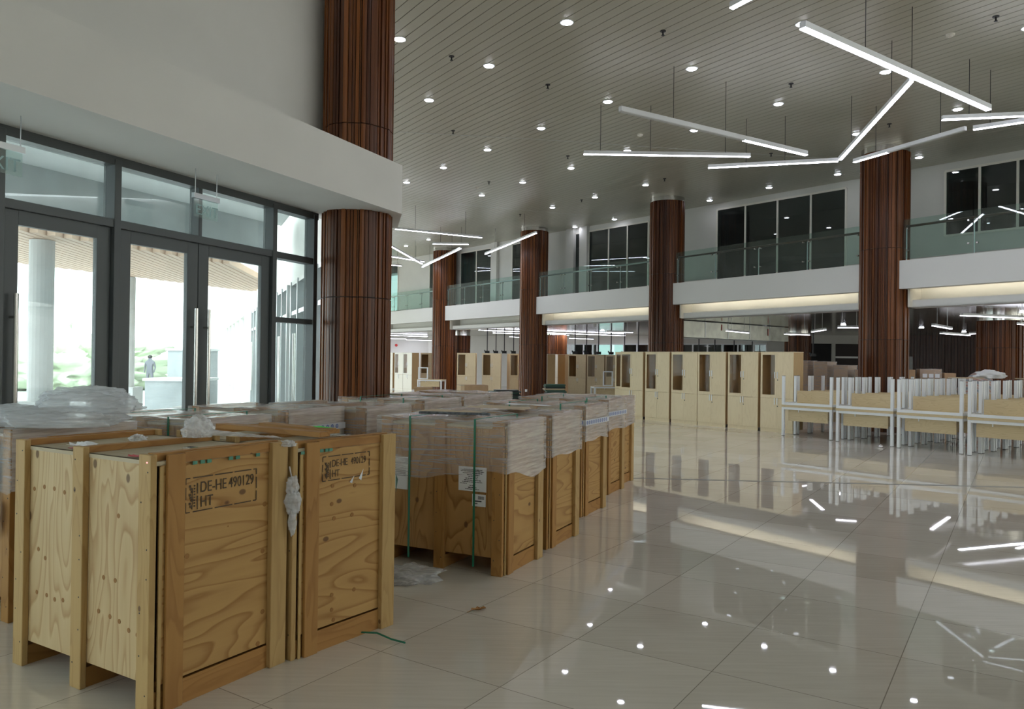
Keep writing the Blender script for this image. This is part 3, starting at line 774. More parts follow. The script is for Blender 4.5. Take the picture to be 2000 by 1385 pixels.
lowl = [((11.543,19.737),(13.9,20.58),3.0,'lamp_white','brightest bar lamp under the gallery at the right edge'),
 ((11.623,21.198),(13.087,22.918),2.8,'lamp_low','bar lamp under the gallery just right of the column behind the desks'),
 ((15.113,25.34),(15.307,23.2),2.75,'lamp_low','bar lamp under the gallery in front of the low right-hand column'),
 ((14.082,25.218),(15.892,26.705),2.75,'lamp_low','bar lamp under the gallery left of the low right-hand column'),
 ((9.742,27.438),(10.883,28.166),2.75,'lamp_low','bar lamp hanging before the dark low column behind the cabinets'),
 ((9.884,25.276),(9.592,23.568),2.75,'lamp_low','slanted bar lamp over the shrink-wrapped boxes'),
 ((9.35,22.072),(9.95,21.885),2.75,'lamp_low','bar lamp ending behind the column that stands behind the desks'),
 ((7.079,25.314),(8.258,26.897),2.75,'lamp_low','bar lamp hanging under the big air duct'),
 ((3.736,30.377),(4.801,30.581),2.85,'lamp_low','grey bar lamp over the far cabinets left of the second tall column'),
 ((2.719,36.219),(3.943,37.522),2.75,'lamp_low','faint bar lamp in front of the reddish low column'),
 ((12.463,18.894),(13.1,19.3),2.75,'lamp_low','end of a bar lamp at the right edge under the gallery'),
 ((-.1,36.8),(.5,38.0),2.8,'lamp_low','tiny bar lamp left of the third tall column under the gallery'),
 ((-7.2,43.0),(-5.6,44.4),2.8,'lamp_low','thin bar lamp above the white-fronted cabinets'),
 ((-6.0,43.6),(-4.7,44.6),2.75,'lamp_low','thin bar lamp above the gap right of the white-fronted cabinets')]
for a, b, z, mt_, lab in lowl: bar_lamp(a, b, z, HL, lab, .10, .07, mat=mt_, cables=(.2, .8), cm='white_metal')
for a, b, lab in (((-1.6,37.6),(6.353,43.6),'long glowing strip as window reflection on the low ceiling behind the third tall column'), ((-9.0,47.3),(-5.6,50.3),'glowing strip as window reflection on the low ceiling above the white-fronted cabinets'), ((-1.0,41.5),(3.2,44.2),'second glowing reflection strip on the low ceiling, farther and shorter')):
    a = Vector(a); b = Vector(b); L = (b-a).length  # glowing boxes added for bright window reflections in the metal ceiling
    t = thing('ceiling_glow_strip', lab, 'lamp', (a.x, a.y, HL-.07), math.atan2(b.y-a.y, b.x-a.x))
    o = MB(); o.box(0, L, -.11, .11, .012, .07); o.build('lamp_housing', 'white_metal', t); o = MB(); o.box(0, L, -.1, .1, 0, .0115); o.build('diffuser', 'lamp_white', t)
# sprinklers and detectors
tsp = None
spk = [(-1.189,14.212),(.662,15.622),(2.495,13.005),(-1.517,18.867),(-.797,24.282),(1.466,21.081),(2.37,26.852),(4.622,23.573),(5.536,15.392),(8.745,17.904),(7.705,12.307),(.25,29.683),(6.879,20.561)]
spk.sort(key=lambda v: v[0]**2+v[1]**2)
for (x, y) in spk:
    if tsp is None:
        tsp = thing('sprinkler_head', 'dark sprinkler head in the main ceiling, nearest to the camera', 'sprinkler', (x, y, HC), 0, 'sprinkler heads in the main ceiling')
        o = MB(); o.tube((0,0,0), (0,0,-.012), .05, seg=14); o.build('escutcheon', 'black_plastic', tsp)
        o = MB(); o.tube((0,0,-.012), (0,0,-.075), .014); o.tube((0,0,-.075), (0,0,-.082), .028, seg=12); o.build('nozzle', 'black_plastic', tsp)
    else: dup(tsp, (x, y, HC), 0, 'dark sprinkler head in the main ceiling, %s nearest to the camera' % ORL[spk.index((x, y))])
td = None
for (x, y), lab in (((3.106,19.013), 'round smoke detector left of the horizontal near bar lamp'), ((7.368,12.999), 'round smoke detector above the longest bar lamp at upper right'), ((-1.208,25.109), 'round smoke detector in the ceiling above the far lamp cluster')):
    if td is None:
        td = thing('smoke_detector', lab, 'smoke detector', (x, y, HC)); o = MB(); o.tube((0,0,0), (0,0,-.03), .075, seg=20, r2=.065); o.tube((0,0,-.03), (0,0,-.05), .05, seg=20, r2=.03); o.build('detector_body', 'cream', td)
    else: dup(td, (x, y, HC), 0, lab)

# exit signs
def exit_sign(s0, s1, label):
    t = thing('exit_sign', label, 'sign')
    yy = .35
    o = MB(); wb(o, s0, s1, yy-.018, yy+.018, 3.35, 3.40); o.build('sign_housing', 'steel_dull', t)
    o = MB()
    for s_ in (s0+.03, s1-.03): o.tube(T@Vector((s_, yy, 3.40)), T@Vector((s_, yy, HS)), .004, seg=6)
    o.build('suspension_rod', 'steel_dull', t)
    o = MB(); wb(o, s0+.015, s1-.015, yy-.004, yy+.004, 3.16, 3.35); o.build('sign_plate', 'pane_sign', t)
    tx = bpy.data.curves.new('letters', 'FONT'); tx.body = 'EXIT'; tx.size = .15; tx.extrude = .001
    to = bpy.data.objects.new('tmp', tx); C.objects.link(to)
    me = bpy.data.meshes.new_from_object(to); bpy.data.objects.remove(to)
    me.materials.append(MAT['teal_wall'])
    o = bpy.data.objects.new('letters', me); C.objects.link(o); o.parent = t
    # text runs left to right as seen from the hall, upright
    R = Matrix(((-DW.x*-1, 0, NW.x, 0), (-DW.y*-1, 0, NW.y, 0), (0, 1, 0, 0), (0, 0, 0, 1)))
    p_ = T @ Vector((s0+.03, yy+.006, 3.19)); R[0][3], R[1][3], R[2][3] = p_.x, p_.y, p_.z
    o.matrix_world = R
exit_sign(1.72, 2.07, 'hanging glass EXIT sign in front of the middle transom window')
exit_sign(-.40, -.03, 'hanging glass exit sign cut by the left edge, in front of the left transom window')

# air duct
a = Vector((5.893, 26.9)); b = Vector((11.4, 31.7))
t = thing('air_duct', 'long foil-clad ventilation duct under the low ceiling', 'duct')
d = (b-a).normalized(); nd = Vector((-d.y, d.x))
o = MB(); o.prism([a, b, b+nd*.9, a+nd*.9], 2.60, 3.17); o.build('duct_casing', 'galv', t)
L = (b-a).length
for j in range(1, 5):
    o = MB(); q = a+d*(L*j/5.)-nd*.012; o.prism([q, q+d*.03, q+d*.03+nd*.92, q+nd*.92], 2.59, 3.18); o.build('duct_seam', 'steel_dull', t)
for j, f in enumerate((.34, .78)):
    o = MB(); q = a+d*(L*f)-nd*.014; o.prism([q, q+d*.04, q+d*.04+nd*.01, q+nd*.01], 2.9-.1*j, 3.12-.05*j); o.build('red_tape', 'red_plastic', t)
# black hanging rods with sockets before the back wall windows
rods = [951.5,968.5,985,1003,1123,1145.5,1169,1193.6,1219.6,1246.5,1364.8,1396,1433.6,1469,1588]
tr = None
for i_, px in enumerate(rods):
    Yr = 36.5 if px < 1100 else 34.5
    if px > 1500: Yr = 31
    Xr = (px-1000)/1500*Yr
    if tr is None:
        tr = thing('ceiling_power_rod', 'thin black power rod under the gallery, first from the left', 'power rod', (Xr, Yr, 0), 0, 'black power rods hanging under the gallery')
        o = MB(); o.box(-.02, .02, -.02, .02, 2.1, HL); o.build('rod', 'black_plastic', tr)
        o = MB(); o.box(-.11, .11, -.05, .05, 2.0, 2.12); o.box(-.14, -.10, -.03, .03, 2.08, 2.16); o.build('socket_box', 'black_plastic', tr)
    else: dup(tr, (Xr, Yr, 0), 0, 'thin black power rod under the gallery, %s from the left' % ORL[i_])

# ================================================================== CRATES
def text_mesh(body, size, sx=1.0, ext=.0008):
    tx = bpy.data.curves.new('t', 'FONT'); tx.body = body; tx.size = size; tx.extrude = ext
    to = bpy.data.objects.new('tmp', tx); C.objects.link(to)
    me = bpy.data.meshes.new_from_object(to); bpy.data.objects.remove(to)
    for v in me.vertices: v.co.x *= sx
    return me
def stencil(parent, D, H, x0, zt, w_, h_, fs):
    """heat-treatment stamp stencilled on the short face (face normal -y)"""
    y = -.0035
    o = MB()
    def dash(xa, za, xb, zb, th=.006):
        o.box(min(xa, xb)-(th/2 if xa == xb else 0), max(xa, xb)+(th/2 if xa == xb else 0), y-.0006, y, min(za, zb)-(th/2 if za == zb else 0), max(za, zb)+(th/2 if za == zb else 0))
    for zz in (zt, zt-h_):
        dash(x0, zz, x0+.025, zz); dash(x0+.042, zz, x0+w_*.36, zz); dash(x0+w_*.39, zz, x0+w_*.64, zz); dash(x0+w_*.67, zz, x0+w_*.92, zz); dash(x0+w_*.95, zz, x0+w_, zz)
    for xx in (x0, x0+w_):
        dash(xx, zt, xx, zt-.03); dash(xx, zt-.045, xx, zt-h_*.62); dash(xx, zt-h_*.70, xx, zt-h_)
    dash(x0+w_*.155, zt-.03, x0+w_*.155, zt-h_*.48); dash(x0+w_*.155, zt-h_*.55, x0+w_*.155, zt-h_*.95)
    dash(x0+w_*.085, zt-.05, x0+w_*.085, zt-h_*.93, .004)
    for j in range(8):
        zz = zt-.035-j*(h_-.055)/8
        o.box(x0+.018+.006*(j % 3), x0+.030+.006*(j % 3), y-.0006, y, zz-.012, zz); o.box(x0+w_*.105, x0+w_*.125, y-.0006, y, zz-.010, zz-.002)
    o.build('stencil_mark', 'stencil_ink', parent)
    for body, zz, sz, sx, xx in (('DE-HE', zt-.022-fs*.72, fs, .74, x0+w_*.185), ('490129', zt-.022-fs*.72, fs, .70, x0+w_*.585), ('HT', zt-h_+.018, fs, .74, x0+w_*.19)):
        me = text_mesh(body, sz, sx)
        for v in me.vertices:
            c = v.co.copy(); v.co = Vector((xx+c.x, y-.0004-c.z*.5, zz+c.y))
        me.materials.append(MAT['stencil_ink'])
        t = bpy.data.objects.new('stencil_text', me); C.objects.link(t); t.parent = parent
    # stencil bridges: thin wood-coloured breaks are part of the paint, drawn as gaps in the frame above

def crate(loc, ang, D=.69, Wd=1.18, H=1.24, label='', style='wrapped', tape=False, straps=True, seed=0, group=None, wrapz=.38):
    rnd = random.Random(seed)
    t = thing('wooden_crate', label, 'crate', (loc[0], loc[1], 0), ang, group)
    old = style == 'old'
    zp = .135
    up = 'ply_up' if old else 'ply_orange'; pale = 'batten_pale' if old else 'batten_up'
    # side panels
    o = MB(); o.box(.0, .018, .03, Wd-.03, zp, H-.035); o.build('side_panel', up, t)
    o = MB(); o.box(D-.018, D, .03, Wd-.03, zp, H-.035); o.build('side_panel', up, t)
    o = MB(); o.box(.02, D-.02, .0, .018, zp, H-.05); p_front = o.build('end_panel', 'ply_flat', t)
    o = MB(); o.box(.02, D-.02, Wd-.018, Wd, zp, H-.05); o.build('end_panel', 'ply_flat', t)
    # lid and base deck
    o = MB(); o.box(-.005, D+.005, .0, Wd, H-.055, H-.035); o.build('lid', 'ply_lid', t)
    o = MB(); o.box(.02, D-.02, .02, Wd-.02, zp-.005, zp+.015); o.build('base_deck', 'batten_y', t)
    bwid = .098
    ys = [(0.0, bwid), (Wd/2-bwid/2, Wd/2+bwid/2), (Wd-bwid, Wd)]
    for j, (a, b) in enumerate(ys):
        for x0, x1 in ((-.034, .0), (D, D+.034)):
            o = MB(); o.box(x0, x1, a, b, 0, H, bev=.003); o.build('batten', pale, t)
        o = MB(); o.box(0, D, a+.01, b-.01, 0, .105); o.build('skid', 'batten_x', t)
        o = MB(); o.box(0, D, a+.025, b-.02, H-.035, H+.004 if j == 0 else H-.002, bev=.002); o.build('lid_batten', 'batten_x', t)
    # short-face battens: one flat beside the near corner, one proud at the far corner, boards between
    for yy, s in ((0, -1), (Wd, 1)):
        y0, y1 = (yy-.022, yy) if s < 0 else (yy, yy+.022)
        o = MB(); o.box(.045, .045+bwid, y0, y1, 0, H-.004, bev=.002); o.build('batten', 'batten_up', t)
        y0, y1 = (yy-.036, yy) if s < 0 else (yy, yy+.036)
        o = MB(); o.box(D-bwid*.95, D+.02, y0, y1, 0, H, bev=.003); o.build('batten', 'batten_pale', t)
        y0, y1 = (yy-.006, yy+.004) if s < 0 else (yy-.004, yy+.006)
        o = MB(); o.box(.045+bwid, D-bwid*.95, y0, y1, .0, .125); o.build('bottom_board', 'batten_x', t)
        y0, y1 = (yy-.012, yy+.004) if s < 0 else (yy-.004, yy+.012)
        o = MB(); o.box(.045+bwid, D-bwid*.95, y0, y1, H-.05, H); o.build('top_rail', 'batten_x', t)
        y0, y1 = (yy-.006, yy) if s < 0 else (yy, yy+.006)
        o = MB(); o.box(.012, .03, y0, y1, .0, H-.06); o.build('corner_strip', 'batten_pale', t)
    # nail heads on the long face battens
    o = MB()
    for (a, b) in ys:
        for j in range(7):
            zz = .12+j*(H-.2)/6+rnd.uniform(-.03, .03); yy = (a+b)/2+rnd.choice([-.025, .025])
            o.tube((-.0345, yy, zz), (-.0352, yy, zz), .0045, seg=6)
    o.build('nail', 'ink', t)
    if style == 'wrapped':
        bm = bmesh.new()
        # top sheet
        nx, ny = 10, 22; e = .045
        tv = {}
        for i in range(nx+1):
            for j in range(ny+1):
                x = -e+(D+2*e)*i/nx; y = -e+(Wd+2*e)*j/ny
                fy = abs(math.sin(2*PI*y/Wd))          # sags between the three lid battens
                z = H+.012-.028*fy*math.sin(PI*i/nx)**.4+.010*mnoise.noise(Vector((x*6+seed, y*6, seed)))
                if i in (0, nx): z -= .012*fy+.004
                tv[i, j] = bm.verts.new((x, y, z))
        for i in range(nx):
            for j in range(ny): bm.faces.new([tv[i, j], tv[i+1, j], tv[i+1, j+1], tv[i, j+1]])
        ring = [(i, 0) for i in range(nx)]+[(nx, j) for j in range(ny)]+[(i, ny) for i in range(nx, 0, -1)]+[(0, j) for j in range(ny, 0, -1)]
        prev = [tv[k] for k in ring]; R = len(ring); rows = 9
        dep = [wrapz*(1+.16*mnoise.noise(Vector((k*.22, seed*3.1, 0)))+.35*max(0, mnoise.noise(Vector((k*.07, seed*1.7, 4))))) for k in range(R)]
        for r_ in range(1, rows+1):
            cur = []
            for k, key in enumerate(ring):
                v = tv[key].co; q = 1+.0*r_
                x = v.x+(.006*mnoise.noise(Vector((k*.9, r_*1.1, seed)))); y = v.y+(.006*mnoise.noise(Vector((k*.9, r_*1.3, seed+5))))
                cur.append(bm.verts.new((x, y, H-.01-dep[k]*r_/rows)))
            for k in range(R): bm.faces.new([prev[k], prev[(k+1) % R], cur[(k+1) % R], cur[k]])
            prev = cur
        me = bpy.data.meshes.new('stretch_wrap'); bmesh.ops.recalc_face_normals(bm, faces=bm.faces); bm.to_mesh(me); bm.free(); me.materials.append(MAT['wrap_film']); me.materials.append(MAT['wrap_heavy'])
        for pl in me.polygons: pl.use_smooth = True; pl.material_index = 1 if (abs(pl.normal.y) > .6 or abs(pl.normal.z) > .6) else 0
        o = bpy.data.objects.new('stretch_wrap', me); C.objects.link(o); o.parent = t
    if straps:
        for f in (.21, .74):
            y = Wd*f
            o = MB(); o.box(-.056, -.052, y-.009, y+.009, .06, H+.018); o.box(-.056, D+.056, y-.009, y+.009, H+.016, H+.020); o.box(D+.052, D+.056, y-.009, y+.009, .06, H+.018)
            o.build('green_strap', 'strap_green', t)
    if tape:
        z0 = H-.215; z1 = z0+.062; e = .052
        o = MB()
        o.box(-e, D+e, -e-.001, -e, z0, z1); o.box(-e-.001, -e, -e, Wd+e, z0, z1)
        tp = o.build('printed_tape', 'wrap_tape', t)
        o = MB(); 
        def logo(c, ax):
            for a_ in range(14):
                t0_, t1_ = 2*PI*a_/14, 2*PI*(a_+1)/14
                for (ra, rb) in ((.014, .021),):
                    P = [(ra, t0_), (rb, t0_), (rb, t1_), (ra, t1_)]
                    vs = []
                    for rr_, tt in P:
                        u_, v_ = rr_*math.cos(tt), rr_*math.sin(tt)
                        vs.append(o.bm.verts.new((c[0]+u_, c[1], c[2]+v_) if ax == 'x' else (c[0], c[1]+u_, c[2]+v_)))
                    o.bm.faces.new(vs)
            for dx_, dz_ in ((-.007, 0), (.007, 0)):
                vs = []
                for u_, v_ in ((-.003, -.012), (.003, -.012), (.003, .012), (-.003, .012)):
                    vs.append(o.bm.verts.new((c[0]+dx_+u_, c[1], c[2]+v_) if ax == 'x' else (c[0], c[1]+dx_+u_, c[2]+v_)))
                o.bm.faces.new(vs)
        k_ = int((D+.06)/.072)
        for j in range(k_): logo((-.01+j*.072, -e-.0018, (z0+z1)/2), 'x')
        for j in range(5): logo((-e-.0018, 0+j*.072, (z0+z1)/2), 'y')
        o.build('tape_logo', 'blue_ink', tp)
    return t
plain('wrap_tape', (.60, .62, .66), .35)
angC = math.atan2(.9, .436)
crateA = crate((-1.716, 3.735), math.atan2(.858, .513), .78, 1.239, 1.262, 'foreground plywood crate, nearest of all, with stencilled marks and no wrap', 'old', straps=False, seed=1)
crateB = crate((-1.226, 4.435), math.atan2(.815, .58), .745, 1.20, 1.25, 'unwrapped plywood crate with stencilled marks, just right of the nearest crate', 'old', straps=False, seed=2)
stencil(crateA, .78, 1.262, .157, 1.125, .445, .172, .080)
stencil(crateB, .745, 1.25, .18, 1.15, .38, .145, .061)
crate((-3.215, 4.995), math.radians(58), .76, 1.2, 1.25, 'shrink-wrapped crate at the left edge under the big plastic bag', 'wrapped', straps=False, seed=3)
crate((-2.45, 5.99), angC, .72, 1.2, 1.24, 'wrapped crate directly behind the nearest crate, with green straps', seed=4)
crate((-2.06, 7.10), angC, .72, 1.2, 1.245, 'wrapped crate with blue-logo tape behind the second stencilled crate', tape=True, straps=False, seed=5)
crate((-1.47, 7.76), angC, .72, 1.2, 1.24, 'wrapped crate standing next behind the blue-taped one, left of the papered crate', straps=False, seed=6)
crate((-1.056, 9.22), angC, .80, 1.2, 1.24, 'wrapped crate with a green strap, third behind the blue-taped one', seed=7)
crate((-.648, 10.24), angC, .66, 1.2, 1.24, 'wrapped crate with logo tape, second to last of the left row', tape=True, straps=False, seed=8)
crate((-.33, 11.24), angC, .66, 1.18, 1.24, 'last wrapped crate of the left row, farthest from the camera', straps=False, seed=9)
crC1 = crate((-.048, 6.184), angC, .69, 1.18, 1.236, 'wrapped crate with paper sheets and two green straps, front of the right row', seed=10, wrapz=.40)
crC2 = crate((.353, 7.084), angC, .69, 1.17, 1.24, 'wrapped crate second in the right row, just behind the papered one', straps=False, seed=11)
crate((.801, 8.55), angC, .69, 1.2, 1.235, 'wrapped crate with logo tape, third in the right row', tape=True, seed=12)
crate((1.23, 9.93), angC, .66, 1.2, 1.235, 'wrapped crate with logo tape, fourth in the right row', tape=True, seed=13)
crate((1.50, 10.72), angC, .60, 1.2, 1.235, 'rearmost wrapped crate of the right row, nearest the cabinets', straps=False, seed=14)

def papers(parent, y0, y1, z0, z1, kind, x=-.0375, tilt=0):
    t = MB(); t.box(x-.0012, x, y0, y1, z0, z1); pp = t.build('paper_label', 'paper', parent)
    o = MB(); w_ = y1-y0; h_ = z1-z0; rnd = random.Random(int(z0*1000)); xx = x-.0018
    if kind == 'form':
        o.box(xx, xx+.0006, y0+w_*.06, y0+w_*.26, z1-.022, z1-.014)
        for j in range(5): o.box(xx, xx+.0006, y0+w_*.25, y1-w_*.1, z1-.035-j*h_*.075, z1-.032-j*h_*.075)
        o.box(xx, xx+.0006, y1-w_*.14, y1-w_*.1, z1-h_*.52, z1-.03)
        for j in range(4): o.box(xx, xx+.0006, y0+w_*.12, y1-w_*.1, z1-h_*.44-j*.014, z1-h_*.44-j*.014+.007)
        m_ = 'grey_ink'
    elif kind == 'letter':
        rows = [(.2, .85, .012), (.08, .92, .010), (.15, .85, .010), (.3, .75, .010), (.35, .7, .008), (.25, .68, .010), (.2, .8, .010), (.14, .86, .008), (.05, .3, .007), (.4, .6, .008), (.35, .65, .013), (.25, .75, .008)]
        z = z1-h_*.1
        for j, (a, b, th) in enumerate(rows):
            c = a
            while c < b:
                e2 = min(b, c+rnd.uniform(.04, .12)); o.box(xx, xx+.0006, y1-w_*e2, y1-w_*c, z-th*.6, z); c = e2+.015
            z -= h_*.073
        m_ = 'ink'
    else:
        c = .12
        while c < .55:
            b = rnd.choice([.012, .02, .03]); o.box(xx, xx+.0006, y0+w_*c, y0+w_*(c+b), z1-h_*.42, z1-h_*.15); c += b+rnd.choice([.012, .02])
        o.box(xx, xx+.0006, y0+w_*.3, y0+w_*.85, z1-h_*.62, z1-h_*.52); o.box(xx, xx+.0006, y0+w_*.6, y0+w_*.85, z1-h_*.8, z1-h_*.74)
        m_ = 'ink'
    o.build('printed_text', m_, pp)
papers(crC1, .92, 1.10, .62, .90, 'form', x=-.006)
papers(crC1, .16, .42, .66, .86, 'letter', x=-.006)
papers(crC1, .165, .29, .54, .64, 'barcode', x=-.006)
# the wide unsheathed label on crates seen edge-on, and papers on the left crate
leftc = [o for o in bpy.data.objects if o.get('label', '').startswith('shrink-wrapped crate at the left edge')][0]
papers(leftc, .12, .34, .83, 1.18, 'form', x=-.053)

# ---- things lying on and around the crates (crate-local helper)
def onc(cr, x, y, z):
    a = cr.rotation_euler.z; c, s = math.cos(a), math.sin(a)
    return Vector((cr.location.x+x*c-y*s, cr.location.y+x*s+y*c, z))
def lump(name, mat, loc, size, label, cat, seed=0, sub=4, amp=.25, freq=3.0, rz=0, flat=True, group=None, squash=None):
    bm = bmesh.new(); bmesh.ops.create_icosphere(bm, subdivisions=sub, radius=1)
    for v in bm.verts:
        d = v.co.normalized(); q = 1+amp*mnoise.noise(d*freq+Vector((seed*7.3, 0, 0)))+amp*.5*mnoise.noise(d*freq*2.7+Vector((0, seed*3.1, 0)))+amp*.10*mnoise.noise(d*freq*7+Vector((0, 0, seed)))
        if name in ('film_fold', 'bag_body', 'plastic_bag'): q -= .05*abs(mnoise.noise(Vector((d.x*2, d.y*6, d.z*6+seed))))*2
        v.co = Vector((d.x*size[0], d.y*size[1], d.z*size[2]))*q
        if flat and v.co.z < -size[2]*.55: v.co.z = -size[2]*.55
        v.co.z += size[2]*.55
    me = bpy.data.meshes.new(name); bm.to_mesh(me); bm.free(); me.materials.append(MAT[mat])
    for pl in me.polygons: pl.use_smooth = True
    o = bpy.data.objects.new(name, me); C.objects.link(o); o.location = loc; o.rotation_euler = (0, 0, rz)
    if label: tag(o, label, cat, group)
    return o
def board(name, cr, a, b, w_, th, z, mat, label, cat='plank', z2=None):
    A = onc(cr, a[0], a[1], z); B = onc(cr, b[0], b[1], z if z2 is None else z2)
    L = (B-A).length; o = MB(); o.box(0, L, -w_/2, w_/2, 0, th, bev=.002)
    o = o.build(name, mat, None); o.location = A; d = (B-A).normalized()
    o.rotation_euler = (0, -math.asin(d.z), math.atan2(d.y, d.x)); tag(o, label, cat); return o
# big bag of folded plastic on the left crate
bigbag = thing('plastic_bag', 'big crumpled heap of clear plastic film on the left-edge crate', 'plastic bag', (0,0,0))
for (p3, sz, sd_, nm) in (((-3.02, 5.12, 1.265), (.42, .20, .085), 3, 'film_fold'), ((-2.86, 5.20, 1.35), (.33, .16, .10), 5, 'film_fold'), ((-3.35, 5.16, 1.265), (.30, .18, .09), 8, 'film_fold'), ((-2.88, 5.22, 1.43), (.26, .13, .065), 11, 'film_fold')):
    o = lump(nm, 'bag_thick', p3, sz, None, None, sd_, 5, .22, 2.6, rz=math.radians(8)); o.parent = bigbag
# bag and film on the nearest crate
fb = thing('plastic_bag', 'knotted grey plastic bag with a long film tail on top of the nearest crate', 'plastic bag', (0,0,0))
pb = onc(crateA, .64, .55, 1.262)
o = lump('bag_body', 'bag_film', pb, (.085, .08, .085), None, None, 2, 5, .3, 2.4); o.parent = fb
prev = None
bm = bmesh.new(); rows = 24; ac = 7; A = onc(crateA, .66, .52, 1.275); B = onc(crateA, .80, .02, 1.275); grid = []
for i in range(rows+1):
    f = i/rows; c = A.lerp(B, f); d = (B-A).normalized(); nn = Vector((-d.y, d.x, 0)); wv_ = .055*(1-.55*f); row = []
    for j in range(ac+1):
        q = (j/ac-.5)*2; z = .012+.03*(1-f)*(1-q*q)+.010*mnoise.noise(Vector((f*14, q*3, 2)))
        row.append(bm.verts.new(c+nn*wv_*q+Vector((0, 0, max(z, .001)-.008))))
    grid.append(row)
for i in range(rows):
    for j in range(ac): bm.faces.new([grid[i][j], grid[i+1][j], grid[i+1][j+1], grid[i][j+1]])
me = bpy.data.meshes.new('film_tail'); bm.to_mesh(me); bm.free(); me.materials.append(MAT['bag_film'])
o = bpy.data.objects.new('film_tail', me); C.objects.link(o); o.parent = fb
lump('plastic_bag', 'bag_film', onc(crateA, .48, .89, 1.232), (.045, .14, .022), 'flat crumpled clear plastic on the lid of the nearest crate', 'plastic film', 9, 4, .4, 3, rz=crateA.rotation_euler.z-.5)
# white rag hanging in the gap between the two stencilled crates
wr = thing('hanging_film', 'white crumpled plastic hanging in the gap between the two stencilled crates', 'plastic film', (0,0,0))
pc = onc(crateA, .80, -.075, 0)
for (dz, sz, sd_) in ((.97, (.035, .033, .062), 1), (.875, (.042, .03, .075), 4), (.77, (.022, .02, .09), 6)):
    o = lump('film_fold', 'bag_thick', (pc.x, pc.y, dz), sz, None, None, sd_, 4, .35, 2.5, flat=False); o.parent = wr
o = MB(); o.tube((pc.x-.02, pc.y, 1.12), (pc.x, pc.y, 1.03), .004); o.build('film_tail', 'bag_thick', wr)
lump('hanging_film', 'bag_thick', onc(crateA, .785, -.045, 1.235), (.045, .035, .022), 'small white plastic tuft tied over the corner post gap of the two stencilled crates', 'plastic film', 12, 4, .4, 3)
# loose planks on crate B
board('loose_plank', crateB, (.18, 1.02), (.24, .05), .085, .03, 1.262, 'batten_x', 'loose plank with a broken dark end lying on the second stencilled crate')
board('loose_plank', crateB, (.50, .98), (.46, .22), .10, .025, 1.256, 'batten_x', 'flat loose plank beside the broken one on the second stencilled crate')
# scraps on the lids
def scrap(name, cr, x, y, z, sx, sy, mat, label, cat, rz=0, seed=0, curl=.006):
    bm = bmesh.new(); nx, ny = 6, 4; gr = {}
    rnd = random.Random(seed)
    for i in range(nx+1):
        for j in range(ny+1):
            jx = rnd.uniform(-.08, .08)*sx/2 if i in (0, nx) else 0; jy = rnd.uniform(-.15, .15)*sy/2 if j in (0, ny) else 0
            gr[i, j] = bm.verts.new(((i/nx-.5)*sx+jx, (j/ny-.5)*sy+jy, .003+curl*abs(mnoise.noise(Vector((i*.7, j*.7, seed))))*2))
    for i in range(nx):
        for j in range(ny): bm.faces.new([gr[i, j], gr[i+1, j], gr[i+1, j+1], gr[i, j+1]])
    r = bmesh.ops.extrude_face_region(bm, geom=bm.faces[:]); 
    for v in [e for e in r['geom'] if isinstance(e, bmesh.types.BMVert)]: v.co.z += .0012
    bmesh.ops.recalc_face_normals(bm, faces=bm.faces)
    me = bpy.data.meshes.new(name); bm.to_mesh(me); bm.free(); me.materials.append(MAT[mat])
    o = bpy.data.objects.new(name, me); C.objects.link(o); o.location = onc(cr, x, y, z) if cr else (x, y, z); o.rotation_euler = (0, 0, (cr.rotation_euler.z if cr else 0)+rz)
    tag(o, label, cat); return o
scrap('paper_scrap', crateA, .12, .84, 1.236, .09, .13, 'paper', 'torn white paper with a red edge lying on the left of the nearest crate lid', 'paper', .5, 1, .02)
scrap('red_paper', crateA, .075, .80, 1.2275, .045, .12, 'red_print', 'red printed strip under the torn white paper on the nearest crate', 'paper', .1, 2, .002)
scrap('red_paper', crateA, .06, .24, 1.2275, .05, .12, 'red_print', 'red and white paper strip near the front corner of the nearest crate lid', 'paper', .1, 3, .004)
scrap('green_strap_scrap', crateA, .49, .14, 1.228, .03, .13, 'lime', 'bright green strap scrap lying beside the small tray on the nearest crate', 'strap', -.35, 4, .006)
scrap('green_strap_scrap', crateB, .48, .35, 1.282, .02, .12, 'lime', 'bright green strap scrap on the flat plank of the second stencilled crate', 'strap', .3, 5, .006)
scrap('film_sheet', crateB, .60, .35, 1.218, .12, .34, 'bag_film', 'clear plastic sheet lying on the lid of the second stencilled crate', 'plastic film', .05, 6, .012)
t = thing('small_tray', 'tiny silver-white open tray on the lid of the nearest crate', 'tray', onc(crateA, .36, .24, 1.228), crateA.rotation_euler.z+.1)
o = MB(); o.box(-.026, .026, -.03, .03, 0, .003); o.build('tray_base', 'white_metal', t)
o = MB(); o.box(-.026, -.023, -.03, .03, .003, .022); o.box(.023, .026, -.03, .03, .003, .022); o.box(-.023, .023, -.03, -.027, .003, .022); o.box(-.023, .023, .027, .03, .003, .022); o.build('tray_rim', 'steel', t)
# green strap bits trapped under the top rail of the stencilled crates
for cr, xs, H_, lab in ((crateA, (.20, .245, .285, .42, .465, .60), 1.262, 'nearest crate'), (crateB, (.02, .16, .20, .23), 1.25, 'second stencilled crate')):
    for x in xs:
        p_ = onc(cr, x, -.016, 0); o = MB(); o.box(-.013, .013, -.001, .003, H_-.068, H_-.05)
        o = o.build('strap_scrap', 'strap_green', cr); o.location = (x, -.0155, 0)
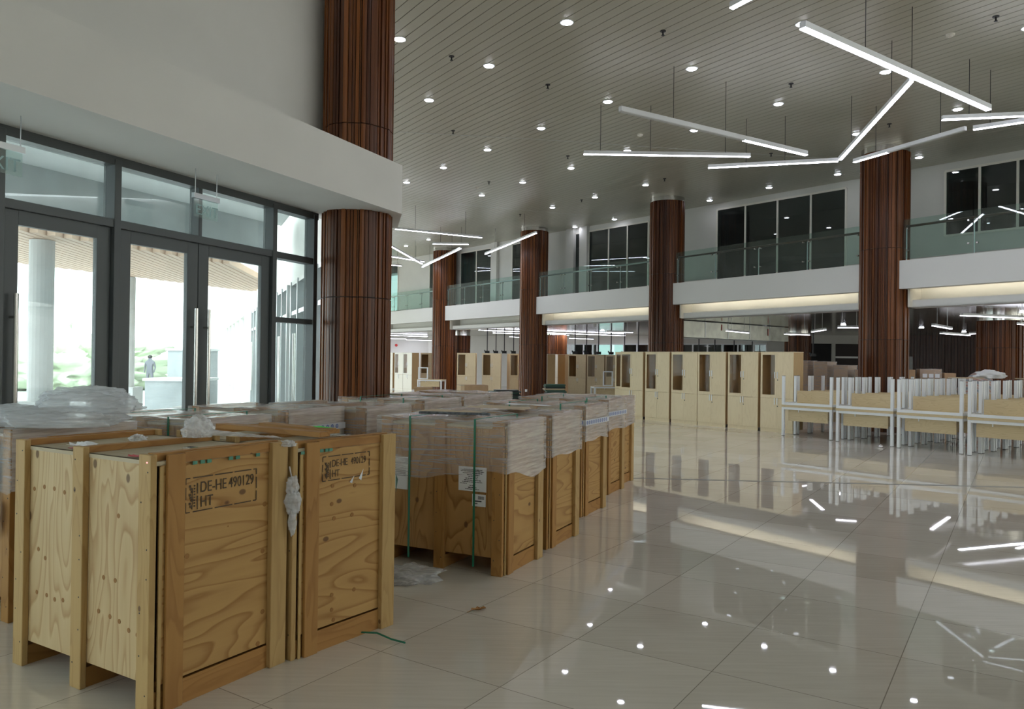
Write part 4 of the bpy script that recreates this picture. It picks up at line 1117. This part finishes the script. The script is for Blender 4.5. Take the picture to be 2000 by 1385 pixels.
# strap on the floor, film on the floor, leaf, foil ball, carton bits
o = MB(); o.path([V3((-.95, 4.86), .012), V3((-.82, 4.80), .03), V3((-.72, 4.74), .014), V3((-.63, 4.69), .012)], .006)
tag(o.build('floor_strap', 'strap_green'), 'loose green packing strap on the tiles beside the second stencilled crate', 'strap')
lump('plastic_bag', 'bag_film', (-.80, 6.08, 0), (.26, .20, .06), 'heap of clear plastic film on the floor against the papered crate', 'plastic film', 15, 5, .38, 2.2)
t = thing('dry_leaf', 'curled brown dry leaf lying alone on the tiles', 'leaf', (-.209, 5.337, 0), .4)
bm = bmesh.new(); 
pts = [(-.06, -.01), (-.045, .02), (-.02, .012), (0, .032), (.015, .012), (.045, .022), (.055, 0), (.03, -.01), (.02, -.03), (0, -.014), (-.03, -.02)]
def lz(x, y): return .006+.22*abs(x)**1.5+.35*abs(y)+.004
vs = [bm.verts.new((x, y, lz(x, y))) for x, y in pts]; c0 = bm.verts.new((0, 0, .004))
for i in range(len(vs)): bm.faces.new([c0, vs[i], vs[(i+1) % len(vs)]])
r = bmesh.ops.extrude_face_region(bm, geom=bm.faces[:])
for v in [e for e in r['geom'] if isinstance(e, bmesh.types.BMVert)]: v.co.z += .0015
me = bpy.data.meshes.new('leaf_blade'); bm.to_mesh(me); bm.free(); me.materials.append(MAT['leaf_brown']); o = bpy.data.objects.new('leaf_blade', me); C.objects.link(o); o.parent = t
o = MB(); o.path([Vector((-.055, -.008, .014)), Vector((-.075, -.014, .008)), Vector((-.09, -.012, .004))], .0018); o.build('leaf_stem', 'leaf_brown', t)
lump('foil_ball', 'foil', (7.707, 16.018, 0), (.045, .045, .04), 'small crumpled silver ball on the floor in front of the desks', 'litter', 3, 3, .4, 3)
# things on the right-row wraps
top = 1.262
a = onc(crC1, .22, 1.02, top); 
t = thing('foam_strip', 'dark speckled foam strip lying across the papered crate', 'foam strip', onc(crC1, .22, .60, top), crC1.rotation_euler.z+PI/2+.25)
o = MB(); o.box(-.32, .32, -.018, .018, 0, .022, bev=.006); o.build('foam_body', 'foam_dark', t)
scrap('cardboard_sheet', crC1, .46, .80, top, .28, .55, 'cardboard_pale', 'flattened grey-brown carton sheet on the papered crate, left half', 'cardboard', .03, 21, .01)
scrap('cardboard_sheet', crC2, .28, .62, top, .40, .60, 'cardboard_pale', 'flattened carton sheet on the second crate of the right row', 'cardboard', -.04, 22, .01)
scrap('white_card', crC2, .52, .46, top+.02, .10, .44, 'paper', 'pale card strip at the back of the second crate of the right row', 'paper', .1, 23, .01)
# torn paper flaps on crate B's short face
for (x, z, lab, sx, sz) in ((.395, .975, 'w', .02, .05), (.47, .99, 'w', .022, .075)):
    o = MB(); o.bm.faces.new([o.bm.verts.new((x, -.004, z)), o.bm.verts.new((x+sx, -.022, z+sz*.8)), o.bm.verts.new((x+sx, -.004, z-sz*.2))]); o.build('torn_paper', 'paper', crateB)
o = MB(); o.bm.faces.new([o.bm.verts.new((.765, -.038, .99)), o.bm.verts.new((.782, -.042, .95)), o.bm.verts.new((.767, -.038, .86))]); o.build('torn_tab', 'green_board', crateB)
# bolt plugs / knots on the stencilled crate
o = MB()
for x, z in ((.26, .97), (.255, .86), (.275, .77), (.42, .77), (.44, .95), (.265, .31), (.445, .30), (.265, .22), (.28, .155)):
    o.tube((x, -.0005, z), (x, -.003, z), .013, seg=12)
o.build('bolt_plug', 'leaf_brown', crateB)
kn = MB()
for y, z in ((.14, .36), (.21, .37), (.29, .40), (.37, .41), (.47, .42), (.65, .41), (.80, .42), (.88, .41), (.96, .42), (1.06, .42), (.31, .93), (.80, 1.0), (.90, 1.01), (1.0, 1.01), (1.10, .99), (.33, .60), (.43, .60), (.98, .62), (1.05, .66)):
    yy = y*1.0; kn.tube((-.0002, yy, z), (-.0012, yy, z), .0125, seg=12)
kn.build('knot', 'leaf_brown', crateA)
kn = MB()
for x, z in ((.155, .74), (.665, .92), (.655, .66), (.66, .32), (.63, .15), (.42, .84)):
    kn.tube((x, -.0225 if x < .16 else -.0001, z), (x, -.0235 if x < .16 else -.0012, z), .014 if x != .42 else .004, seg=12)
kn.build('knot', 'leaf_brown', crateA)
o = MB(); o.tube((-.0345, .03, 1.225), (-.036, .03, 1.225), .004); o.build('indicator_dot', 'led_red', crateA)
# crumpled silver film on the far-left crate side and the blue scrap under the nearest crate
o = lump('silver_film', 'foil', onc(leftc, -.10, .16, .62), (.03, .10, .12), 'crumpled silver film hanging at the left edge of the photo', 'plastic film', 5, 4, .3, 3, rz=leftc.rotation_euler.z, flat=False)
lump('blue_scrap', 'teal_wall', onc(crateA, .12, .76, 0), (.05, .05, .075), 'pale blue plastic scrap under the nearest crate', 'litter', 4, 3, .25, 2)

# ================================================================== CABINETS
def make_cabinet(name, label, Wc=.93, Dc=.43, Hc=2.01, front='cab_oak', group=None):
    t = thing(name, label, 'cabinet', (0,0,0), 0, group)
    o = MB(); o.box(0, .018, .018, Dc, .08, Hc-.02); o.box(Wc-.018, Wc, .018, Dc, .08, Hc-.02); o.box(.018, Wc-.018, Dc-.015, Dc, .08, Hc-.02); o.box(.018, Wc-.018, .018, Dc, .08, .1)
    o.box(Wc/2-.009, Wc/2+.009, .03, Dc-.015, .1, Hc-.02); o.build('carcass', 'cab_side', t)
    o = MB(); o.box(-.004, Wc+.004, -.002, Dc, Hc-.02, Hc); o.build('cabinet_top', front, t)
    o = MB(); o.box(.004, Wc-.004, .01, .03, 0, .085); o.build('plinth', front, t)
    zm = .845; h = Wc/2
    def handle(p, x, z):
        o = MB(); o.box(x-.010, x+.010, -.034, -.022, z-.08, z+.08, bev=.002); o.box(x-.005, x+.005, -.022, 0, z-.07, z-.06); o.box(x-.005, x+.005, -.022, 0, z+.06, z+.07); o.build('handle', 'handle_metal', p)
    # glass door
    g_ = bpy.data.objects.new('glass_door', None); C.objects.link(g_); g_.parent = t
    o = MB(); a, b = .003, h-.0015
    for r in ((a, a+.05, zm+.003, Hc-.023), (b-.05, b, zm+.003, Hc-.023), (a+.05, b-.05, zm+.003, zm+.085), (a+.05, b-.05, Hc-.08, Hc-.023)): o.box(r[0], r[1], 0, .018, r[2], r[3])
    gd = o.build('door_frame', front, g_)
    o = MB(); o.box(a+.05, b-.05, .008, .012, zm+.085, Hc-.08); o.build('door_pane', 'pane_cab', g_)
    handle(g_, h-.035, 1.425)
    for (a, b, z0, z1, hx, hz, lk) in ((h+.0015, Wc-.003, zm+.003, Hc-.023, h+.035, 1.425, True), (.003, h-.0015, .09, zm-.003, h-.035, .77, False), (h+.0015, Wc-.003, .09, zm-.003, h+.035, .77, True)):
        o = MB(); o.box(a, b, 0, .018, z0, z1); d_ = o.build('door', front, t)
        handle(d_, hx, hz)
        if lk:
            o = MB(); o.tube((hx, 0, hz-.12), (hx, -.012, hz-.12), .012, seg=12); o.build('lock', 'frame_grey', d_)
    return t
cab0 = make_cabinet('storage_cabinet', 'x', group='pale oak cabinets in the main row')
A = Vector((3.912, 22.722)); dc = Vector((.6022, -.7983)); rzc = math.atan2(dc.y, dc.x)
labs = ['leftmost full pale oak cabinet of the main row, beside the one hidden behind crates', 'pale oak cabinet second from the left in the main row', 'pale oak cabinet third in the main row, touching its right neighbour', 'pale oak cabinet fourth in the main row, touching its left neighbour', 'pale oak cabinet second from the right end of the main row', 'pale oak cabinet at the right end of the main row, half hidden by a desk']
ts = [-.98, .045, 1.05, 1.995, 3.0, 4.005]
for i_, s_ in enumerate(ts):
    P = A+dc*s_
    if i_ == 0: c = cab0; c.location = (P.x, P.y, 0); c.rotation_euler.z = rzc; c['label'] = labs[0]
    else: c = dup(cab0, (P.x, P.y, 0), rzc, labs[i_])
P = A+dc*(-1.68)+Vector((.798, .602))*.47
dup(cab0, (P.x, P.y, 0), rzc, 'oak cabinet showing only a narrow glass strip, left end of the main row')
# white-fronted cabinets, far left
wc = make_cabinet('storage_cabinet', 'white-fronted cabinet right of its twin, beside the wooden-slat column', front='cab_pale', group='white-fronted cabinets at the far left')
E_ = Vector((-5.217, 40.12))
P = E_-dc*.95; wc.location = (P.x, P.y, 0); wc.rotation_euler.z = rzc
P = E_-dc*1.9; dup(wc, (P.x, P.y, 0), rzc, 'white-fronted cabinet left of its twin at the far left')
P = E_-dc*3.05; dup(wc, (P.x, P.y, 0), rzc, 'white-fronted cabinet cut by the nearest column at the far left')
# shaded brown cabinets
bc = make_cabinet('storage_cabinet', 'brown cabinet standing right beside the farthest tall column', group='cabinets behind the far crates')
for X, Y, r, lab in ((-2.72, 38.0, -.10, None), (-1.48, 38.2, -.06, 'brown cabinet in the middle of the gap between the two farthest tall columns'), (-.10, 38.6, .35, 'brown cabinet turned sideways left of the third tall column'), (.55, 38.4, -.05, 'brown cabinet half hidden by the left edge of the third tall column')):
    if lab is None: bc.location = (X, Y, 0); bc.rotation_euler.z = r
    else: dup(bc, (X, Y, 0), r, lab)
for i_, lab in enumerate(('brown cabinet first right of the third tall column', 'brown cabinet second right of the third tall column', 'brown cabinet behind the white table frame', 'brown cabinet just left of the main row, mostly hidden')):
    P = Vector((2.75, 37.5))+Vector((.955, .296))*(.99*i_); dup(bc, (P.x, P.y, 0), .30, lab)
for X, Y, lab in ((1.35, 37.7, 'pale side panel of a cabinet turned away, beside the third tall column'), (1.95, 39.2, 'second pale cabinet turned away beside the third tall column')):
    dup(wc, (X, Y, 0), -1.2, lab, 'cabinets behind the far crates')
dup(bc, (-4.9, 41.2, 0), .1, 'brown cabinet back in the gap left of the farthest tall column')

# ================================================================== DESKS
def make_desk():
    t = thing('office_desk', 'x', 'desk')
    L, Dp, H = 1.26, .585, .715
    for x in (0, L-.06):
        for y in (0, Dp-.06):
            o = MB(); o.box(x, x+.06, y, y+.06, .008, .688, bev=.003); lg = o.build('leg', 'white_metal', t)
            o = MB(); o.box(x+.004, x+.056, y+.004, y+.056, 0, .008); o.build('foot_cap', 'black_plastic', lg)
    o = MB(); o.box(.06, L-.06, .005, .05, .632, .688); o.box(.06, L-.06, Dp-.05, Dp-.005, .632, .688)
    o.box(.005, .05, .06, Dp-.06, .632, .688); o.box(L-.05, L-.005, .06, Dp-.06, .632, .688); o.build('top_frame', 'white_metal', t)
    o = MB(); o.box(-.005, L+.005, -.005, Dp+.005, .690, H); o.build('tabletop', 'desk_oak', t)
    o = MB(); o.box(.12, L-.15, .10, .118, .36, .67); o.build('modesty_panel', 'desk_oak', t)
    o = MB(); o.box(.42, .435, .02, .035, .58, .632); o.build('cable_pin', 'white_metal', t)
    return t
desk = make_desk()
wd_ = Vector((.627, -.779)); dd_ = Vector((.779, .627)); rzd = math.atan2(wd_.y, wd_.x)
origins = [(6.442, 18.314), (7.248, 17.157), (8.008, 15.958), (8.795, 14.81)]
colname = ['leftmost', 'second', 'third', 'rightmost']; rown = ['front', 'second', 'third', 'fourth', 'fifth', 'rearmost']
first = True
for ci, og in enumerate(origins):
    nr = 3 if ci == 0 else 6
    for k in range(nr):
        P = Vector(og)+dd_*(.63*k)
        grp = 'stacked white-legged desks'
        lab = 'upright white desk, %s row, %s stack column from the left' % (rown[k] if k < nr-1 or nr == 6 else 'rearmost', colname[ci])
        if first: d0 = desk; d0.location = (P.x, P.y, 0); d0.rotation_euler.z = rzd; d0['label'] = lab; d0['group'] = grp; first = False
        else: dup(desk, (P.x, P.y, 0), rzd, lab, grp)
        Q = P+dd_*.585
        u = dup(desk, (Q.x, Q.y, 1.431), rzd, lab.replace('upright', 'upside-down'), grp)
        u.rotation_euler = (PI, 0, rzd)
# small desks and frames near the far cabinets
fr1 = dup(desk, (3.25, 30.2, 0), .15, 'white-legged small table left of the main cabinet row', None); del fr1['group']
fr2 = dup(desk, (-4.55, 37.0, 0), -.3, 'white-legged small table beside the white-fronted cabinets', None); del fr2['group']
def frame_open(x, y, z, w_, h_, rz, label):
    t = thing('metal_frame', label, 'frame', (x, y, z), rz)
    o = MB(); o.box(0, w_, -.02, .02, 0, .05); o.build('bottom_rail', 'white_metal', t); o = MB(); o.box(0, w_, -.02, .02, h_-.05, h_); o.build('top_rail', 'white_metal', t)
    for xx in (0, w_-.05):
        o = MB(); o.box(xx, xx+.05, -.02, .02, .05, h_-.05); o.build('upright', 'white_metal', t)
frame_open(3.60, 30.3, .716, .40, .60, .1, 'upright white metal frame standing on the small table left of the main cabinets')
frame_open(-4.50, 37.0, .716, .50, .58, -.3, 'white metal frame standing on the small table by the white-fronted cabinets')

# ================================================================== BOXES, BOARDS, TARP
def carton(x, y, z, sx, sy, sz, rz, mat, label, wrap=False, group=None, flaps=False):
    t = thing('cardboard_box', label, 'box', (x, y, z), rz, group)
    o = MB(); o.box(0, sx, 0, sy, 0, sz, bev=.008); o.build('box_body', mat, t)
    o = MB(); o.box(-.001, sx+.001, sy/2-.03, sy/2+.03, sz, sz+.001); o.build('packing_tape', 'cardboard_pale', t)
    if wrap: o = MB(); o.box(-.015, sx+.015, -.015, sy+.015, .002, sz+.015, bev=.01); o.build('stretch_wrap', 'wrap_film', t)
    if flaps:
        o = MB(); o.box(-.12, 0, 0, sy, sz-.02, sz, None); o.build('flap', 'cardboard_pale', t)
for x, y, s, lab in ((8.80, 23.9, 1.80, 'tallest shrink-wrapped brown box pile right of the cabinets'), (9.22, 23.45, 1.78, 'shrink-wrapped brown box pile next to the tallest'), (9.62, 22.95, 1.68, 'lower shrink-wrapped brown box pile in the middle'), (10.02, 22.45, 1.56, 'lowest shrink-wrapped brown box pile touching the column')):
    carton(x, y, 0, .42, .6, s, -.85, 'cardboard', lab, True)
for x, y, s, sx, lab in ((11.25, 22.3, 1.58, .42, 'brown box right of the column behind the desks'), (11.75, 22.1, 1.60, .55, 'box with white labels right of the column behind the desks'), (12.36, 21.95, 1.50, .30, 'lower brown box next to the striped tarpaulin')):
    carton(x, y, 0, sx, .5, s, -.3, 'cardboard', lab, x == 11.75)
    if x == 11.75:
        bx = [q for q in bpy.data.objects if q.get('label') == lab][0]
        for j in range(3): o = MB(); o.box(.06+j*.16, .18+j*.16, -.019, -.017, 1.36, 1.47); o.build('label_sheet', 'paper', bx)
lump('striped_tarpaulin', 'tarp', (13.35, 22.0, 0), (.62, .5, .98), 'striped tarpaulin draped over a pile behind the desks', 'tarpaulin', 3, 5, .10, 1.5)
pc = (11.6, 17.55, 1.435)
lump('cloth_sack', 'paper', (11.05, 17.75, 1.435), (.33, .22, .12), 'white printed cloth sack heaped on the upturned desk legs', 'sack', 6, 4, .35, 1.8)
for X, Y, lab in ((10.35, 17.5, 'flat cardboard sheet resting on the upturned desk legs left of the sack'), (11.75, 17.3, 'flat cardboard sheet resting on the upturned desk legs at the right edge')):
    o = MB(); o.box(-.3, .3, -.2, .2, 0, .02); o = o.build('cardboard_sheet', 'cardboard_pale', None, (X, Y, 1.436), .2); tag(o, lab, 'cardboard')
def board_stack(x, y, nb, w_, dp, th, mats, label, rz=0, seed=0):
    t = thing('board_stack', label, 'stack of boards', (x, y, 0), rz); rnd = random.Random(seed)
    for j in range(nb):
        dx = rnd.uniform(-.06, .06); dy = rnd.uniform(-.05, .05); o = MB(); o.box(dx, dx+w_, dy, dy+dp, j*th, (j+1)*th-.006); o.build('board', mats[j % len(mats)], t)
board_stack(-.62, 29.5, 11, .95, .6, .05, ['dark_board', 'dark_board', 'green_board'], 'low dark stack of boards left of the third tall column', .05, 1)
board_stack(1.35, 30.2, 14, .78, .6, .055, ['green_board', 'green_board', 'cardboard_pale', 'dark_board'], 'green and buff stack of boards right of the third tall column', .1, 2)
board_stack(-1.15, 28.6, 9, .55, .5, .06, ['green_board', 'cardboard_pale'], 'small green stack of boards behind the open carton', 0, 3)
carton(-1.45, 23.6, 0, .75, .6, .92, .25, 'cardboard', 'big brown carton behind the last crates of the left row', flaps=True)
carton(-3.7, 29.2, 0, .7, .5, .62, .1, 'cardboard', 'low brown carton left of the farthest tall column base')
# switch boxes on columns
for c_, ang_, lab in ((COLS[3], -2.05, 'small white socket box low on the third tall column'), (COLS[4], -2.2, 'small white socket box low on the farthest tall column')):
    p_ = c_+Vector((math.cos(ang_), math.sin(ang_)))*.615
    o = MB(); o.box(-.05, .05, -.02, .02, -.05, .05, bev=.005); o = o.build('socket_box', 'white_metal', None, (p_.x, p_.y, .42), ang_+PI/2); tag(o, lab, 'socket')
o = MB(); o.tube((0,0,0), (0,.06,0), .09, seg=20); o = o.build('alarm_bell', 'red_plastic', None, (-7.6, 50.35, 2.55)); tag(o, 'small red alarm bell on the white back wall at far left', 'bell')

# ================================================================== OUTSIDE
g = MB(); g.prism([wall_near-NW*.2, corner-NW*.0+Vector((-.25, 0)), far_l+Vector((-.25, 0)), (-90, 80), (-90, -40), (-12, -40)], -.25, -.02); struct(g.build('floor_outside', 'concrete_light'))
def opt(s, o_): return W0+DW*s-NW*o_
g = MB(); g.prism([opt(-16, .22), opt(4.9, .22), opt(9.4, 5.0), opt(-16, 5.0)], 4.62, 4.8); struct(g.build('ceiling_porch', 'soffit_out'))
g = MB(); g.prism([opt(-16, 5.0), opt(9.2, 5.0), opt(9.2, 5.5), opt(-16, 5.5)], 3.95, 5.0); struct(g.build('trim_70', 'concrete'))
t = thing('slatted_canopy', 'outdoor canopy of brown timber slats beyond the entrance doors', 'canopy')
sd_ = Vector((-.13, .99)).normalized()
for j in range(60):
    p_ = opt(-9.5+.31*j, 5.9)
    tt = isect(p_, sd_, sa, D2)-.6
    if tt < 1: continue
    q = p_+sd_*min(tt, 9.0)
    o = MB(); o.wall(p_, q, .13, 3.75, 3.90); o.build('slat', 'canopy_wood', t)
for o_ in (6.2, 8.5, 10.8):
    o = MB(); o.wall(opt(-9, o_), opt(4.2+.96*o_-1.2, o_), .12, 3.91, 4.15); o.build('crossbeam', 'soffit_out', t)
for x, y, r, lab in ((-9.95, 19.9, .16, 'thin steel canopy post outside, right one of the pair'), (-9.6, 17.9, .12, 'thin steel canopy post outside, left one of the pair'), (-8.35, 13.6, .2, 'steel canopy post outside the left door')):
    t = thing('canopy_post', lab, 'post', (x, y, 0)); o = MB(); o.tube((0,0,0), (0,0,3.74), r, seg=20); o.build('shaft', 'concrete_light', t, smooth=False)
    o = MB(); o.box(-r*1.7, r*1.7, -r*1.7, r*1.7, -.02, .9); o.build('plinth', 'concrete_light', t)
def planter(x, y, sx, sy, h_, rz, lab):
    t = thing('planter_box', lab, 'planter', (x, y, -.02), rz); o = MB(); o.box(0, sx, 0, sy, 0, h_); o.build('planter_body', 'concrete', t)
    o = MB(); o.box(-.05, sx+.05, -.05, sy+.05, h_, h_+.08); o.build('planter_rim', 'concrete_light', t)
planter(-7.3, 16.6, .9, 1.2, .55, .1, 'grey concrete planter outside behind the middle door')
planter(-10.6, 22.2, 1.5, 1.5, 1.0, 0, 'grey concrete block outside seen through the right door leaf')
planter(-11.3, 25.2, 1.2, 1.2, 1.9, 0, 'taller grey concrete block behind the other outside')
planter(-9.3, 13.9, 1.0, .9, .5, .3, 'grey concrete block outside the left door')
lump('shrub', 'foliage', (-22, 38, 0), (4, 3, 1.7), 'pale green shrub far outside beyond the forecourt', 'shrub', 2, 5, .5, 4)
lump('shrub', 'foliage', (-29, 44, 0), (6, 3, 2.2), 'wider green shrub far outside on the left', 'shrub', 7, 5, .5, 4)
# a standing person far outside, in one skinned body
def person(x, y, label):
    me = bpy.data.meshes.new('person'); 
    J = [(0,0,.95),(0,0,1.2),(0,0,1.42),(0,.0,1.52),(0,0,1.66),(-.10,0,.9),(-.11,.02,.5),(-.11,0,.08),(-.11,-.1,.03),(.10,0,.9),(.12,.0,.5),(.14,0,.08),(.14,-.1,.03),(-.19,0,1.40),(-.24,.02,1.14),(-.22,-.08,.90),(.19,0,1.40),(.25,.02,1.14),(.22,-.08,.90)]
    E = [(0,1),(1,2),(2,3),(3,4),(0,5),(5,6),(6,7),(7,8),(0,9),(9,10),(10,11),(11,12),(2,13),(13,14),(14,15),(2,16),(16,17),(17,18)]
    R = [.15,.14,.16,.06,.10,.10,.07,.045,.04,.10,.07,.045,.04,.065,.045,.035,.065,.045,.035]
    me.from_pydata([Vector(j) for j in J], E, []); o = bpy.data.objects.new('person', me); C.objects.link(o); o.location = (x, y, -.02)
    sk = o.modifiers.new('skin', 'SKIN'); 
    for i, v in enumerate(me.skin_vertices[0].data): v.radius = (R[i], R[i]*.8); v.use_root = (i == 0)
    o.modifiers.new('sub', 'SUBSURF').levels = 1; me.materials.append(MAT['cloth_grey']); tag(o, label, 'person')
    h = lump('hair', 'dark', (0, 0, 1.62), (.10, .11, .09), None, None, 1, 3, .05, 2, flat=False); h.parent = o; h.location = (0, .01, 1.60)
person(-17.2, 36.5, 'distant standing person in dark clothes outside by the canopy posts')
